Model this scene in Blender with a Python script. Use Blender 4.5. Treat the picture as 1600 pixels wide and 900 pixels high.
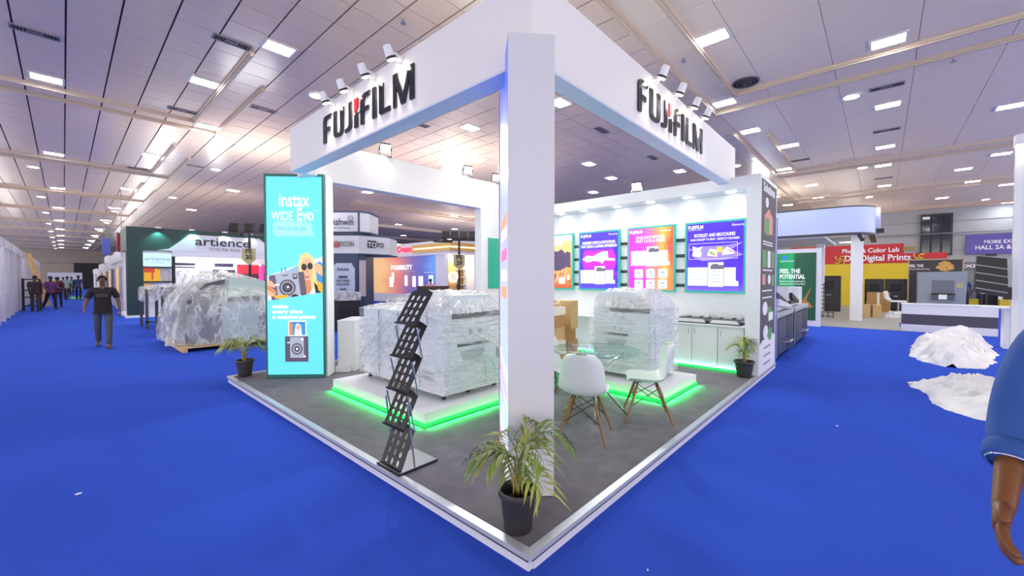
import bpy, math, random
from math import sin, cos, pi, radians, atan, atan2, sqrt
from mathutils import Vector, Matrix, noise

for _o in list(bpy.data.objects):
    bpy.data.objects.remove(_o)
S = bpy.context.scene
COL = S.collection
random.seed(7)

# ------------------------------------------------------------------ camera
FPX, CAMZ = 636.6, 1.65
YAW = atan(578.5 / FPX)
PITCH = atan(15 / FPX)
CAM = Vector((-1.718, -1.427, CAMZ))
cam = bpy.data.cameras.new('camera')
cam.lens = 36 * FPX / 1600
cam.sensor_width = 36
cam.clip_start, cam.clip_end = .05, 400
camo = bpy.data.objects.new('camera', cam)
COL.objects.link(camo)
camo.location = CAM
camo.rotation_euler = (pi / 2 - PITCH, 0, YAW - pi / 2)
S.camera = camo
FWD = Vector((cos(YAW), sin(YAW), 0))
RGT = Vector((sin(YAW), -cos(YAW), 0))

# ------------------------------------------------------------------ world, exposure
W = bpy.data.worlds.new('hall_air')
S.world = W
W.use_nodes = True
W.node_tree.nodes['Background'].inputs[0].default_value = (1.0, .965, .94, 1)
W.node_tree.nodes['Background'].inputs[1].default_value = 1.95
S.view_settings.view_transform = 'Standard'
S.view_settings.look = 'None'
S.view_settings.gamma = 1
S.view_settings.use_curve_mapping = False
S.view_settings.exposure = .70
CEIL_LAMP = 50.0      # brightness of every ceiling luminaire
DOWN_LAMP = 120.0

# ------------------------------------------------------------------ materials
def lin(c):
    return c / 12.92 if c <= .04045 else ((c + .055) / 1.055) ** 2.4
def rgb(h):
    if isinstance(h, str):
        h = h.lstrip('#')
        return tuple(lin(int(h[i:i + 2], 16) / 255) for i in (0, 2, 4))
    return tuple(h)
MATS = {}
def mat(name, color, rough=.5, metal=0.0, emit=0.0, var=0.0, scale=8.0, bump=0.0, spec=.5, trans=0.0, alpha=1.0, coat=0.0):
    if name in MATS:
        return MATS[name]
    m = bpy.data.materials.new(name)
    m.use_nodes = True
    nt = m.node_tree
    b = nt.nodes['Principled BSDF']
    c = rgb(color)
    b.inputs['Base Color'].default_value = (*c, 1)
    b.inputs['Roughness'].default_value = rough
    b.inputs['Metallic'].default_value = metal
    b.inputs['Specular IOR Level'].default_value = spec
    b.inputs['Transmission Weight'].default_value = trans
    b.inputs['Alpha'].default_value = alpha
    b.inputs['Coat Weight'].default_value = coat
    if emit:
        b.inputs['Emission Color'].default_value = (*c, 1)
        b.inputs['Emission Strength'].default_value = emit
        b.inputs['Base Color'].default_value = (*[x * .4 for x in c], 1)
    if var or bump:
        tc = nt.nodes.new('ShaderNodeTexCoord')
        n = nt.nodes.new('ShaderNodeTexNoise')
        n.inputs['Scale'].default_value = scale
        n.inputs['Detail'].default_value = 6
        nt.links.new(tc.outputs['Object'], n.inputs['Vector'])
        if var:
            mx = nt.nodes.new('ShaderNodeMix')
            mx.data_type = 'RGBA'
            mx.inputs['A'].default_value = (*[max(0, x * (1 - var)) for x in c], 1)
            mx.inputs['B'].default_value = (*[min(1, x * (1 + var)) for x in c], 1)
            nt.links.new(n.outputs['Fac'], mx.inputs['Factor'])
            nt.links.new(mx.outputs['Result'], b.inputs['Base Color'])
        if bump:
            bp = nt.nodes.new('ShaderNodeBump')
            bp.inputs['Strength'].default_value = bump
            bp.inputs['Distance'].default_value = .02
            nt.links.new(n.outputs['Fac'], bp.inputs['Height'])
            nt.links.new(bp.outputs['Normal'], b.inputs['Normal'])
    MATS[name] = m
    return m
def lit(name, color, s=1.0):
    return mat(name, color, rough=.35, emit=s * .62 if s < 1.5 else s)
def gradient(name, stops, axis='X', s=1.0, wob=0.0):
    """Printed colour gradient across the object's own bounds; s > 0 is a backlit print."""
    if name in MATS:
        return MATS[name]
    m = bpy.data.materials.new(name)
    m.use_nodes = True
    nt = m.node_tree
    b = nt.nodes['Principled BSDF']
    tc = nt.nodes.new('ShaderNodeTexCoord')
    sp = nt.nodes.new('ShaderNodeSeparateXYZ')
    nt.links.new(tc.outputs['UV'], sp.inputs[0])
    src = sp.outputs[axis]
    if wob:
        nz = nt.nodes.new('ShaderNodeTexNoise')
        nz.inputs['Scale'].default_value = 2.2
        nz.inputs['Detail'].default_value = 1
        nt.links.new(tc.outputs['UV'], nz.inputs['Vector'])
        ma = nt.nodes.new('ShaderNodeMath')
        ma.operation = 'MULTIPLY_ADD'
        nt.links.new(nz.outputs['Fac'], ma.inputs[0])
        ma.inputs[1].default_value = wob
        ad = nt.nodes.new('ShaderNodeMath')
        ad.operation = 'SUBTRACT'
        nt.links.new(sp.outputs[axis], ad.inputs[0])
        ad.inputs[1].default_value = wob / 2
        nt.links.new(ad.outputs[0], ma.inputs[2])
        src = ma.outputs[0]
    cr = nt.nodes.new('ShaderNodeValToRGB')
    el = cr.color_ramp.elements
    while len(el) < len(stops):
        el.new(.5)
    for e, (p, c) in zip(el, stops):
        e.position = p
        e.color = (*rgb(c), 1)
    nt.links.new(src, cr.inputs[0])
    nt.links.new(cr.outputs[0], b.inputs['Base Color'])
    if s:
        nt.links.new(cr.outputs[0], b.inputs['Emission Color'])
        b.inputs['Emission Strength'].default_value = s * .62
    b.inputs['Roughness'].default_value = .35
    MATS[name] = m
    return m
def film(name, tint='#ffffff', base=.12, amp=.8, scale=(1.6, 1.6, 14), rot=.5, bump=.8, rough=.2, sharp=1.6):
    """Thin clear plastic sheet: see-through, milky and shiny along its many creases."""
    if name in MATS:
        return MATS[name]
    m = bpy.data.materials.new(name)
    m.use_nodes = True
    nt = m.node_tree
    L = nt.links.new
    nt.nodes.remove(nt.nodes['Principled BSDF'])
    out = nt.nodes['Material Output']
    tc = nt.nodes.new('ShaderNodeTexCoord')
    def M(op, a, b=None):
        n = nt.nodes.new('ShaderNodeMath')
        n.operation = op
        for k, q in enumerate((a, b)):
            if q is None:
                continue
            if isinstance(q, (int, float)):
                n.inputs[k].default_value = q
            else:
                L(q, n.inputs[k])
        return n.outputs[0]
    rid = []
    for r in (rot, -rot * 1.3):
        mp = nt.nodes.new('ShaderNodeMapping')
        mp.inputs['Scale'].default_value = scale
        mp.inputs['Rotation'].default_value = (r, r, r * .3)
        L(tc.outputs['Object'], mp.inputs['Vector'])
        n = nt.nodes.new('ShaderNodeTexNoise')
        n.inputs['Scale'].default_value = 1.3
        n.inputs['Detail'].default_value = 3
        n.inputs['Distortion'].default_value = .6
        L(mp.outputs[0], n.inputs['Vector'])
        k = M('SUBTRACT', 1.0, M('ABSOLUTE', M('MULTIPLY', M('SUBTRACT', n.outputs['Fac'], .5), 9.0)))
        rid.append(M('POWER', M('MAXIMUM', k, 0.0), sharp))
    h = M('MAXIMUM', rid[0], rid[1])
    mk = nt.nodes.new('ShaderNodeTexNoise')
    mk.inputs['Scale'].default_value = 3.0
    L(tc.outputs['Object'], mk.inputs['Vector'])
    mr = nt.nodes.new('ShaderNodeMapRange')
    mr.inputs['From Min'].default_value = .35
    mr.inputs['From Max'].default_value = .65
    mr.inputs['To Min'].default_value = .25
    L(mk.outputs['Fac'], mr.inputs['Value'])
    h = M('MULTIPLY', h, mr.outputs[0])
    bp = nt.nodes.new('ShaderNodeBump')
    bp.inputs['Strength'].default_value = bump
    bp.inputs['Distance'].default_value = .02
    L(h, bp.inputs['Height'])
    fac = M('MINIMUM', M('ADD', M('MULTIPLY', h, amp), base), 1.0)
    c = rgb(tint)
    d = nt.nodes.new('ShaderNodeBsdfPrincipled')
    d.inputs['Base Color'].default_value = (*c, 1)
    d.inputs['Roughness'].default_value = rough
    d.inputs['Specular IOR Level'].default_value = .9
    L(bp.outputs[0], d.inputs['Normal'])
    t = nt.nodes.new('ShaderNodeBsdfTransparent')
    mx = nt.nodes.new('ShaderNodeMixShader')
    L(fac, mx.inputs[0])
    L(t.outputs[0], mx.inputs[1])
    L(d.outputs[0], mx.inputs[2])
    L(mx.outputs[0], out.inputs[0])
    MATS[name] = m
    return m

WHITE = mat('painted_white_board', '#eeeef0', .45, var=.02, scale=3)
OFFW = mat('white_laminate', '#e9eaec', .35, var=.015, scale=4)
GREYW = mat('pale_grey_laminate', '#d3d5da', .4)
BLACK = mat('black_plastic', '#17171a', .45)
DGREY = mat('dark_grey_plastic', '#34363c', .5)
MGREY = mat('mid_grey_metal', '#83878e', .4, metal=.3)
STEEL = mat('brushed_steel', '#b9bcc2', .28, metal=.9)
CHROME = mat('chrome', '#d9dade', .12, metal=1)
LETTER = mat('black_letter_acrylic', '#141013', .12, coat=.6)
WOODLEG = mat('beech_leg_wood', '#8d6742', .5, var=.25, scale=30)
PALLET = mat('raw_pallet_wood', '#cfae7c', .75, var=.2, scale=14, bump=.2)
TEAL = lit('teal_glowing_edge', '#2fc9b6', .75)
GREENLED = lit('green_light_strip', '#08ff3c', 2.6)
GREENBOX = lit('green_lit_edge', '#33e88c', 1.1)
LAMPW = lit('lamp_white', '#fff8ea', 14)
PAPER = mat('white_paper', '#f2f2f0', .7)

# ------------------------------------------------------------------ mesh helpers
WM = {}                                   # world matrix of every empty / part parent
def V3(*a):
    return Vector(a)
class MB:
    def __init__(s):
        s.v, s.f, s.m = [], [], []
    def add(s, vs, fs, mi=0):
        o = len(s.v)
        s.v += [Vector(v) for v in vs]
        s.f += [tuple(i + o for i in f) for f in fs]
        s.m += [mi] * len(fs)
        return s
    def box(s, a, b, mi=0, M=None):
        x0, y0, z0 = a
        x1, y1, z1 = b
        vs = [V3(x, y, z) for z in (z0, z1) for y in (y0, y1) for x in (x0, x1)]
        if M is not None:
            vs = [M @ v for v in vs]
        return s.add(vs, [(0, 2, 3, 1), (4, 5, 7, 6), (0, 1, 5, 4), (2, 6, 7, 3), (0, 4, 6, 2), (1, 3, 7, 5)], mi)
    def bbox(s, a, b, r=.01, mi=0, M=None):
        """box with its vertical edges and top edge rounded off"""
        x0, y0, z0 = a
        x1, y1, z1 = b
        pts = rrect(x0, y0, x1, y1, r, 3)
        ins = rrect(x0 + r * .5, y0 + r * .5, x1 - r * .5, y1 - r * .5, r * .6, 3)
        n = len(pts)
        vs = [V3(x, y, z0) for x, y in pts] + [V3(x, y, z1 - r * .5) for x, y in pts] + [V3(x, y, z1) for x, y in ins]
        if M is not None:
            vs = [M @ v for v in vs]
        fs = [tuple(reversed(range(n))), tuple(range(2 * n, 3 * n))]
        for k in (0, n):
            fs += [(k + i, k + (i + 1) % n, k + n + (i + 1) % n, k + n + i) for i in range(n)]
        return s.add(vs, fs, mi)
    def quad(s, a, b, c, d, mi=0):
        return s.add([a, b, c, d], [(0, 1, 2, 3)], mi)
    def prism(s, pts, o, u, v, n, mi=0):
        """outline pts (2D, counter-clockwise in u,v) pushed out along vector n"""
        o, u, v, n = map(Vector, (o, u, v, n))
        k = len(pts)
        vs = [o + u * x + v * y for x, y in pts]
        vs += [p + n for p in vs]
        fs = [tuple(reversed(range(k))), tuple(range(k, 2 * k))] + [(i, (i + 1) % k, k + (i + 1) % k, k + i) for i in range(k)]
        return s.add(vs, fs, mi)
    def cyl(s, p0, p1, r0, r1=None, n=12, mi=0):
        r1 = r0 if r1 is None else r1
        p0, p1 = Vector(p0), Vector(p1)
        d = (p1 - p0).normalized()
        a = d.orthogonal().normalized()
        b = d.cross(a)
        vs = [p0 + (a * cos(2 * pi * i / n) + b * sin(2 * pi * i / n)) * r0 for i in range(n)]
        vs += [p1 + (a * cos(2 * pi * i / n) + b * sin(2 * pi * i / n)) * r1 for i in range(n)]
        fs = [tuple(reversed(range(n))), tuple(range(n, 2 * n))] + [(i, (i + 1) % n, n + (i + 1) % n, n + i) for i in range(n)]
        return s.add(vs, fs, mi)
    def tube(s, pts, r, n=6, mi=0):
        pts = [Vector(p) for p in pts]
        rr = r if isinstance(r, (list, tuple)) else [r] * len(pts)
        o = len(s.v)
        a = None
        for k, p in enumerate(pts):
            d = (pts[min(k + 1, len(pts) - 1)] - pts[max(k - 1, 0)]).normalized()
            a = d.orthogonal().normalized() if a is None else (a - d * a.dot(d)).normalized()
            b = d.cross(a)
            s.v += [p + (a * cos(2 * pi * i / n) + b * sin(2 * pi * i / n)) * rr[k] for i in range(n)]
        fs = []
        for k in range(len(pts) - 1):
            fs += [(o + k * n + i, o + k * n + (i + 1) % n, o + (k + 1) * n + (i + 1) % n, o + (k + 1) * n + i) for i in range(n)]
        fs += [tuple(o + i for i in reversed(range(n))), tuple(o + (len(pts) - 1) * n + i for i in range(n))]
        s.f += fs
        s.m += [mi] * len(fs)
        return s
    def lathe(s, prof, c=(0, 0, 0), n=24, mi=0, ax=None, sx=1, sy=1):
        c = Vector(c)
        o = len(s.v)
        for r, z in prof:
            for i in range(n):
                p = V3(r * cos(2 * pi * i / n) * sx, r * sin(2 * pi * i / n) * sy, z)
                s.v.append(c + (ax @ p if ax is not None else p))
        fs = []
        for k in range(len(prof) - 1):
            fs += [(o + k * n + i, o + k * n + (i + 1) % n, o + (k + 1) * n + (i + 1) % n, o + (k + 1) * n + i) for i in range(n)]
        if prof[0] == prof[-1]:
            pass
        elif prof[0][0] > 1e-6:
            fs.append(tuple(o + i for i in reversed(range(n))))
        if prof[-1][0] > 1e-6 and prof[0] != prof[-1]:
            fs.append(tuple(o + (len(prof) - 1) * n + i for i in range(n)))
        s.f += fs
        s.m += [mi] * len(fs)
        return s
    def ball(s, c, r, n=12, mi=0, M=None):
        rx, ry, rz = r if isinstance(r, (tuple, list)) else (r, r, r)
        o = len(s.v)
        h = n // 2
        for k in range(h + 1):
            t = -pi / 2 + pi * k / h
            for i in range(n):
                p = V3(rx * cos(t) * cos(2 * pi * i / n), ry * cos(t) * sin(2 * pi * i / n), rz * sin(t))
                s.v.append(Vector(c) + (M @ p if M is not None else p))
        for k in range(h):
            for i in range(n):
                s.f.append((o + k * n + i, o + k * n + (i + 1) % n, o + (k + 1) * n + (i + 1) % n, o + (k + 1) * n + i))
                s.m.append(mi)
        return s
def rrect(x0, y0, x1, y1, r, k=4):
    pts = []
    for cx, cy, a in ((x1 - r, y0 + r, -90), (x1 - r, y1 - r, 0), (x0 + r, y1 - r, 90), (x0 + r, y0 + r, 180)):
        for i in range(k + 1):
            t = radians(a + 90 * i / k)
            pts.append((cx + r * cos(t), cy + r * sin(t)))
    return pts
def ellipse(cx, cy, rx, ry, n=20):
    return [(cx + rx * cos(2 * pi * i / n), cy + ry * sin(2 * pi * i / n)) for i in range(n)]

def wm(o):
    return WM.get(o.name, Matrix()) if o is not None else Matrix()
def obj(name, mb, mats, parent=None, world=False, smooth=False, label=None, kind=None, uv=None):
    """ONE mesh object; vertices are local to the parent unless world=True."""
    me = bpy.data.meshes.new(name)
    vs = mb.v
    if world and parent is not None:
        inv = wm(parent).inverted()
        vs = [inv @ v for v in vs]
    me.from_pydata([tuple(v) for v in vs], [], mb.f)
    mats = mats if isinstance(mats, (list, tuple)) else [mats]
    for m in mats:
        me.materials.append(m)
    if len(mats) > 1:
        me.polygons.foreach_set('material_index', mb.m)
    if smooth:
        me.polygons.foreach_set('use_smooth', [True] * len(me.polygons))
        if smooth == 'auto':
            me.set_sharp_from_angle(angle=radians(38))
    if uv is not None:
        ul = me.uv_layers.new(name='u')
        for l in me.loops:
            ul.data[l.index].uv = uv[l.vertex_index]
    me.update()
    o = bpy.data.objects.new(name, me)
    COL.objects.link(o)
    if parent is not None:
        o.parent = parent
        WM[o.name] = wm(parent).copy()
    else:
        WM[o.name] = Matrix()
    if label:
        o['label'] = label
    if kind:
        o['kind'] = kind
    return o
def tag(o, label, cat, group=None):
    o['label'] = label
    o['category'] = cat
    if group:
        o['group'] = group
    return o
def thing(name, label, cat, loc=(0, 0, 0), rz=0.0, group=None):
    o = bpy.data.objects.new(name, None)
    o.empty_display_size = .1
    COL.objects.link(o)
    o.location = loc
    o.rotation_euler = (0, 0, rz)
    WM[o.name] = Matrix.Translation(loc) @ Matrix.Rotation(rz, 4, 'Z')
    return tag(o, label, cat, group)
def dup(root, loc, rz=None, label=None, group=None):
    """a copy of a thing with copies of its parts and sub-parts"""
    def cp(o, par):
        c = o.copy()
        COL.objects.link(c)
        c.parent = par
        for ch in list(o.children):
            cp(ch, c)
        return c
    r = cp(root, None)
    r.location = loc
    if rz is not None:
        r.rotation_euler = (0, 0, rz)
    WM[r.name] = Matrix.Translation(loc) @ Matrix.Rotation(r.rotation_euler.z, 4, 'Z')
    if label:
        r['label'] = label
    if group:
        r['group'] = group
    return r
def struct(name, mb, m, parent=None):
    o = obj(name, mb, m, parent)
    if parent is None:
        o['kind'] = 'structure'
    return o

# ------------------------------------------------------------------ flat print and lettering
class Art:
    """flat print on a face: origin o, width direction u, height direction v (unit vectors), outward n"""
    def __init__(s, o, u, v, w, h):
        s.o, s.u, s.v = Vector(o), Vector(u).normalized(), Vector(v).normalized()
        s.n = s.u.cross(s.v)
        s.w, s.h = w, h
        s.mb, s.mats, s.lay = MB(), [], 1
    def mi(s, m):
        if m not in s.mats:
            s.mats.append(m)
        return s.mats.index(m)
    def P(s, x, y, l=None):
        return s.o + s.u * (x * s.w) + s.v * (y * s.h) + s.n * (.0012 * (s.lay if l is None else l))
    def poly(s, pts, m, up=True):
        if up:
            s.lay += .15
        s.mb.add([s.P(x, y) for x, y in pts], [tuple(range(len(pts)))], s.mi(m))
        return s
    def rect(s, x0, y0, x1, y1, m):
        return s.poly([(x0, y0), (x1, y0), (x1, y1), (x0, y1)], m)
    def round(s, x0, y0, x1, y1, r, m):
        return s.poly(_rr(x0, y0, x1, y1, r, s.w / s.h), m)
    def ell(s, cx, cy, rx, ry, m, n=20):
        return s.poly(ellipse(cx, cy, rx, ry, n), m)
    def line(s, x0, y0, x1, y1, t, m):
        dx, dy = (x1 - x0) * s.w, (y1 - y0) * s.h
        L = sqrt(dx * dx + dy * dy) or 1
        ox, oy = -dy / L * t / 2 / s.w, dx / L * t / 2 / s.h
        return s.poly([(x0 - ox, y0 - oy), (x1 - ox, y1 - oy), (x1 + ox, y1 + oy), (x0 + ox, y0 + oy)], m)
    def done(s, parent, name='print', label=None):
        return obj(name, s.mb, s.mats, parent, world=True, label=label)
    def back(s, parent, m, name='print_sheet', x0=0, y0=0, x1=1, y1=1, l=.5):
        mb = MB().quad(s.P(x0, y0, l), s.P(x1, y0, l), s.P(x1, y1, l), s.P(x0, y1, l))
        return obj(name, mb, m, parent, world=True, uv=[(0, 0), (1, 0), (1, 1), (0, 1)])
    def text(s, txt, x, y, size, m, parent, w=None, bold=0, ext=0, align='CENTER', name='lettering', lay=None, shear=0):
        return text(txt, s.P(x, y, s.lay + 2 if lay is None else lay), s.u, s.v, size, m, parent, w * s.w if w else None, bold, ext, align, name, shear)
def _rr(x0, y0, x1, y1, r, k):
    ry = r * k
    pts = []
    for cx, cy, a in ((x1 - r, y0 + ry, -90), (x1 - r, y1 - ry, 0), (x0 + r, y1 - ry, 90), (x0 + r, y0 + ry, 180)):
        for i in range(5):
            t = radians(a + 22.5 * i)
            pts.append((cx + r * cos(t), cy + ry * sin(t)))
    return pts
def text_shape(txt, size, bold=0, ext=0, align='CENTER', shear=0, res=3):
    cu = bpy.data.curves.new('type', 'FONT')
    cu.body = txt
    cu.size = size
    cu.offset = bold
    cu.extrude = ext
    cu.align_x = align
    cu.shear = shear
    cu.resolution_u = res
    o = bpy.data.objects.new('type', cu)
    me = o.to_mesh()
    vs = [v.co.copy() for v in me.vertices]
    fs = [tuple(p.vertices) for p in me.polygons]
    o.to_mesh_clear()
    bpy.data.objects.remove(o)
    bpy.data.curves.remove(cu)
    return vs, fs
def text(txt, o, u, v, size, m, parent, w=None, bold=0, ext=0, align='CENTER', name='lettering', shear=0):
    vs, fs = text_shape(txt, size, bold, ext, align, shear)
    u, v = Vector(u), Vector(v)
    n = u.cross(v)
    o = Vector(o)
    if w and vs:
        xs = [p.x for p in vs]
        k = w / max(1e-6, max(xs) - min(xs))
        for p in vs:
            p.x *= k
    mb = MB()
    mb.add([o + u * p.x + v * p.y + n * (p.z + ext) for p in vs], fs)
    return obj(name, mb, m, parent, world=True)

# ================================================================== SETTING
CARPET = mat('blue_exhibition_carpet', '#3757c6', .95, var=.10, scale=1.3, bump=.25, spec=.1)
def carpet_fix():
    nt = CARPET.node_tree
    b = nt.nodes['Principled BSDF']
    b.inputs['Specular IOR Level'].default_value = .03
carpet_fix()
mb = MB().box((-16, -14, -.05), (36, 95, 0))
struct('floor', mb, CARPET)
mb = MB().box((15.9, -1.9, 0), (35.2, 6.0, .012)).box((19, -3.4, 0), (35.2, -1.9, .012))
struct('floor_grey_vinyl', mb, mat('grey_vinyl_floor', '#9a9790', .6, var=.1, scale=2))

HC = 6.0
TILE = mat('ceiling_tile_metal', '#ead0b8', .24, var=.05, scale=.7, bump=.04, spec=.6)
GYPS = mat('ceiling_gypsum_board', '#eedac4', .5, var=.06, scale=.5)
GROOVE = mat('ceiling_joint_dark', '#4d4149', .8)  # dark backing slab seen through the tile joints
MOULD = mat('cream_moulding', '#c9b5a0', .5)
ceil_o = struct('ceiling', MB().box((-16, -14, HC + .035), (36, 95, HC + .2)), GROOVE)
P = .6155
X0 = -1.617
def in_view(x, y):
    d = V3(x - CAM.x, y - CAM.y, 0)
    dep = d.dot(FWD)
    if dep < 1.5:
        return None
    px, py = 800 + FPX * d.dot(RGT) / dep, 435 - FPX * (HC - CAMZ) / dep
    return dep if -60 < px < 1660 and py > -70 else None
def smooth_zone(x, y):
    return x > 2.2 and y < 1.95
mb1 = MB().box((.013, .007, 0), (P - .013, P - .007, .03))
mb2 = MB().box((.004, .004, 0), (2 * P - .004, 2 * P - .004, .03))
rest = MB()
near = []
for i in range(-23, 60):
    for j in range(-22, 151):
        x, y = X0 + i * P, j * P
        dep = in_view(x + P / 2, y + P / 2)
        if smooth_zone(x + .1, y + .3):
            continue
        near.append((dep if dep is not None else 900, x, y))
near.sort()
big = []
for i in range(0, 28):
    for j in range(-10, 2):
        x, y = X0 + (i * 2 + 7) * P, 3 * P - (j + 9) * 2 * P + 16 * P * 0 if False else 3 * P - 2 * P * (2 - j)
        dep = in_view(x + P, y + P)
        if x < 35 and y < 3 and y > -13.5:
            big.append((dep, x, y))
tmesh = None
for k, (dep, x, y) in enumerate(near):
    if k < 230:
        if tmesh is None:
            o = obj('ceiling_tile', mb1, TILE, ceil_o)
            tmesh = o.data
        else:
            o = bpy.data.objects.new('ceiling_tile', tmesh)
            COL.objects.link(o)
            o.parent = ceil_o
        o.location = (x, y, HC)
    else:
        a, b = x + .013, y + .007
        c, d = x + P - .013, y + P - .007
        rest.quad(V3(a, b, HC), V3(a, d, HC), V3(c, d, HC), V3(c, b, HC))
        rest.quad(V3(a, b, HC), V3(c, b, HC), V3(c, b, HC + .03), V3(a, b, HC + .03))
        rest.quad(V3(a, b, HC), V3(a, b, HC + .03), V3(a, d, HC + .03), V3(a, d, HC))
o = obj('ceiling_tile', rest, TILE, ceil_o)
o['kind'] = 'stuff'
gmesh = None
for dep, x, y in big:
    if gmesh is None:
        o = obj('ceiling_panel', mb2, GYPS, ceil_o)
        gmesh = o.data
    else:
        o = bpy.data.objects.new('ceiling_panel', gmesh)
        COL.objects.link(o)
        o.parent = ceil_o
    o.location = (x, y, HC)
# paired mouldings of the ceiling channels
def bar(a, b, w=.13, h=.06):
    w *= .75
    (xa, ya), (xb, yb) = a, b
    if abs(xa - xb) > abs(ya - yb):
        return MB().box((min(xa, xb), ya - w / 2, HC - h), (max(xa, xb), ya + w / 2, HC + .01)).box((min(xa, xb), ya - w / 4, HC - h - .03), (max(xa, xb), ya + w / 4, HC - h))
    return MB().box((xa - w / 2, min(ya, yb), HC - h), (xa + w / 2, max(ya, yb), HC + .01)).box((xa - w / 4, min(ya, yb), HC - h - .03), (xa + w / 4, max(ya, yb), HC - h))
TR = 0
def moulding(a, b, w=.13):
    global TR
    TR += 1
    struct('trim_%d' % TR, bar(a, b, w), MOULD)
for k in range(0, 10):
    y = 12.62 + 8.0 * k
    moulding((-9, y), (.78, y))
    moulding((-9, y + .72), (1.42, y + .72))
    moulding((.78, y - 5.05), (.78, y))
    moulding((1.42, y - 3.5), (1.42, y + .72))
    if k < 6:
        moulding((9.5, y), (34, y), .16)
        moulding((9.5, y + .72), (34, y + .72), .16)
moulding((2.5, 1.88), (9.85, 1.88), .14)
moulding((2.5, 1.2), (8.95, 1.2), .14)
moulding((8.95, 1.27), (8.95, -9), .14)
moulding((9.85, 1.95), (9.85, -9), .14)
moulding((11.8, 1.93), (18.0, 1.93), .14)
moulding((12.6, 1.2), (18.0, 1.2), .12)
for x in (18.05, 18.95, 25.1, 26.4, 33.3, 34.1):
    moulding((x, 1.93 if x < 20 else 2.2), (x, -9), .14)
moulding((19.7, 2.3), (25.1, 2.3), .14)

# walls of the hall
WALLM = mat('cream_hall_wall', '#b9ab9c', .7, var=.05, scale=.5)
WALLG = mat('pale_grey_hall_wall', '#a7a9ae', .6, var=.04, scale=.6)
wf = struct('wall_far', MB().box((-16, 93, 0), (36, 93.3, HC)), WALLM)
obj('panel', MB().box((-12, 92.9, 4.0), (34, 93, 4.08)), mat('wall_rail', '#8d8278', .6), wf)
wb = struct('wall_back', MB().box((35.4, -14, 0), (35.7, 93, HC)), WALLG)
for zz in (3.4, 4.35, 5.2):
    obj('panel_rib', MB().box((35.36, -14, zz), (35.4, 12, zz + .03)), mat('wall_rib_grey', '#90939a', .6), wb)
d1 = struct('door_1', MB().box((-.6, 92.7, 0), (6.0, 93.0, 4.1)), mat('dark_roller_door', '#30282f', .6))
for k in range(12):
    obj('slat', MB().box((-.5, 92.62, .3 + k * .31), (5.9, 92.7, .58 + k * .31)), mat('dark_roller_slat', '#3a3138', .6), d1)
w1 = struct('window_1', MB().box((35.2, -4.6, 3.1), (35.4, -3.2, 5.7)), DGREY)
for k in range(3):
    obj('pane', MB().box((35.14, -4.5 + k * .45, 3.2), (35.2, -4.15 + k * .45, 5.6)), mat('dark_glass', '#1d2430', .08, spec=.8), w1)
obj('pipe', MB().cyl((35.1, -13, 4.45), (35.1, 1.4, 4.45), .035), MGREY, wb)
d2 = struct('door_2', MB().box((35.1, -6.5, 0), (35.38, -4.5, 2.3)), mat('dark_doorway', '#191a20', .7))
obj('door_frame', MB().box((34.9, -4.6, 0), (35.1, -4.45, 2.4)).box((34.9, -6.6, 0), (35.1, -6.45, 2.4)).box((34.9, -6.6, 2.3), (35.1, -4.45, 2.42)), STEEL, d2)
obj('pane', MB().box((34.95, -5.6, 0.05), (34.99, -5.05, 2.25)), mat('door_glass_grey', '#5a626b', .1), d2)

# ------------------------------------------------------------------ ceiling lamps
LAMP = lit('ceiling_lamp_diffuser', '#f6fbff', CEIL_LAMP)
DLAMP = lit('downlight_glow', '#fff6e4', DOWN_LAMP)
RIM = mat('lamp_rim_white', '#d9d6d6', .4)
def make_rect(n=2):
    t = thing('ceiling_light', 'lamp', 'light')
    f = MB().box((-.27, -.21, -.02), (.27, -.17, .0)).box((-.27, .17, -.02), (.27, .21, 0)).box((-.27, -.17, -.02), (-.23, .17, 0)).box((.23, -.17, -.02), (.27, .17, 0))
    obj('frame', f, RIM, t)
    d = MB().prism(rrect(-.225, -.165, .225, .165, .05, 3), (0, 0, -.012), (1, 0, 0), (0, 1, 0), (0, 0, .01))
    obj('diffuser', d, LAMP, t)
    lv = MB()
    for k in range(n):
        x = -.225 + .45 * (k + 1) / (n + 1)
        lv.box((x - .006, -.165, -.022), (x + .006, .165, -.0125))
    obj('louvre', lv, RIM, t)
    return t
r0 = make_rect()
first = [True]
def rect_light(x, y, label, group='recessed ceiling lights', rz=0):
    if first[0]:
        first[0] = False
        r0.location, r0.rotation_euler = (x, y, HC), (0, 0, rz)
        r0['label'], r0['group'] = label, group
        return r0
    return dup(r0, (x, y, HC), rz, label, group)
def make_down():
    t = thing('ceiling_downlight', 'lamp', 'light')
    obj('ring', MB().lathe([(.20, 0), (.20, -.03), (.15, -.035), (.14, -.01)]), RIM, t)
    obj('lens', MB().lathe([(.14, -.012), (.10, -.02), (0, -.022)]), DLAMP, t)
    return t
dn0 = make_down()
dfirst = [True]
def down_light(x, y, label, group='round ceiling downlights'):
    if dfirst[0]:
        dfirst[0] = False
        dn0.location = (x, y, HC)
        dn0['label'], dn0['group'] = label, group
        return dn0
    return dup(dn0, (x, y, HC), 0, label, group)
L1 = 'rectangular ceiling light '
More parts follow.
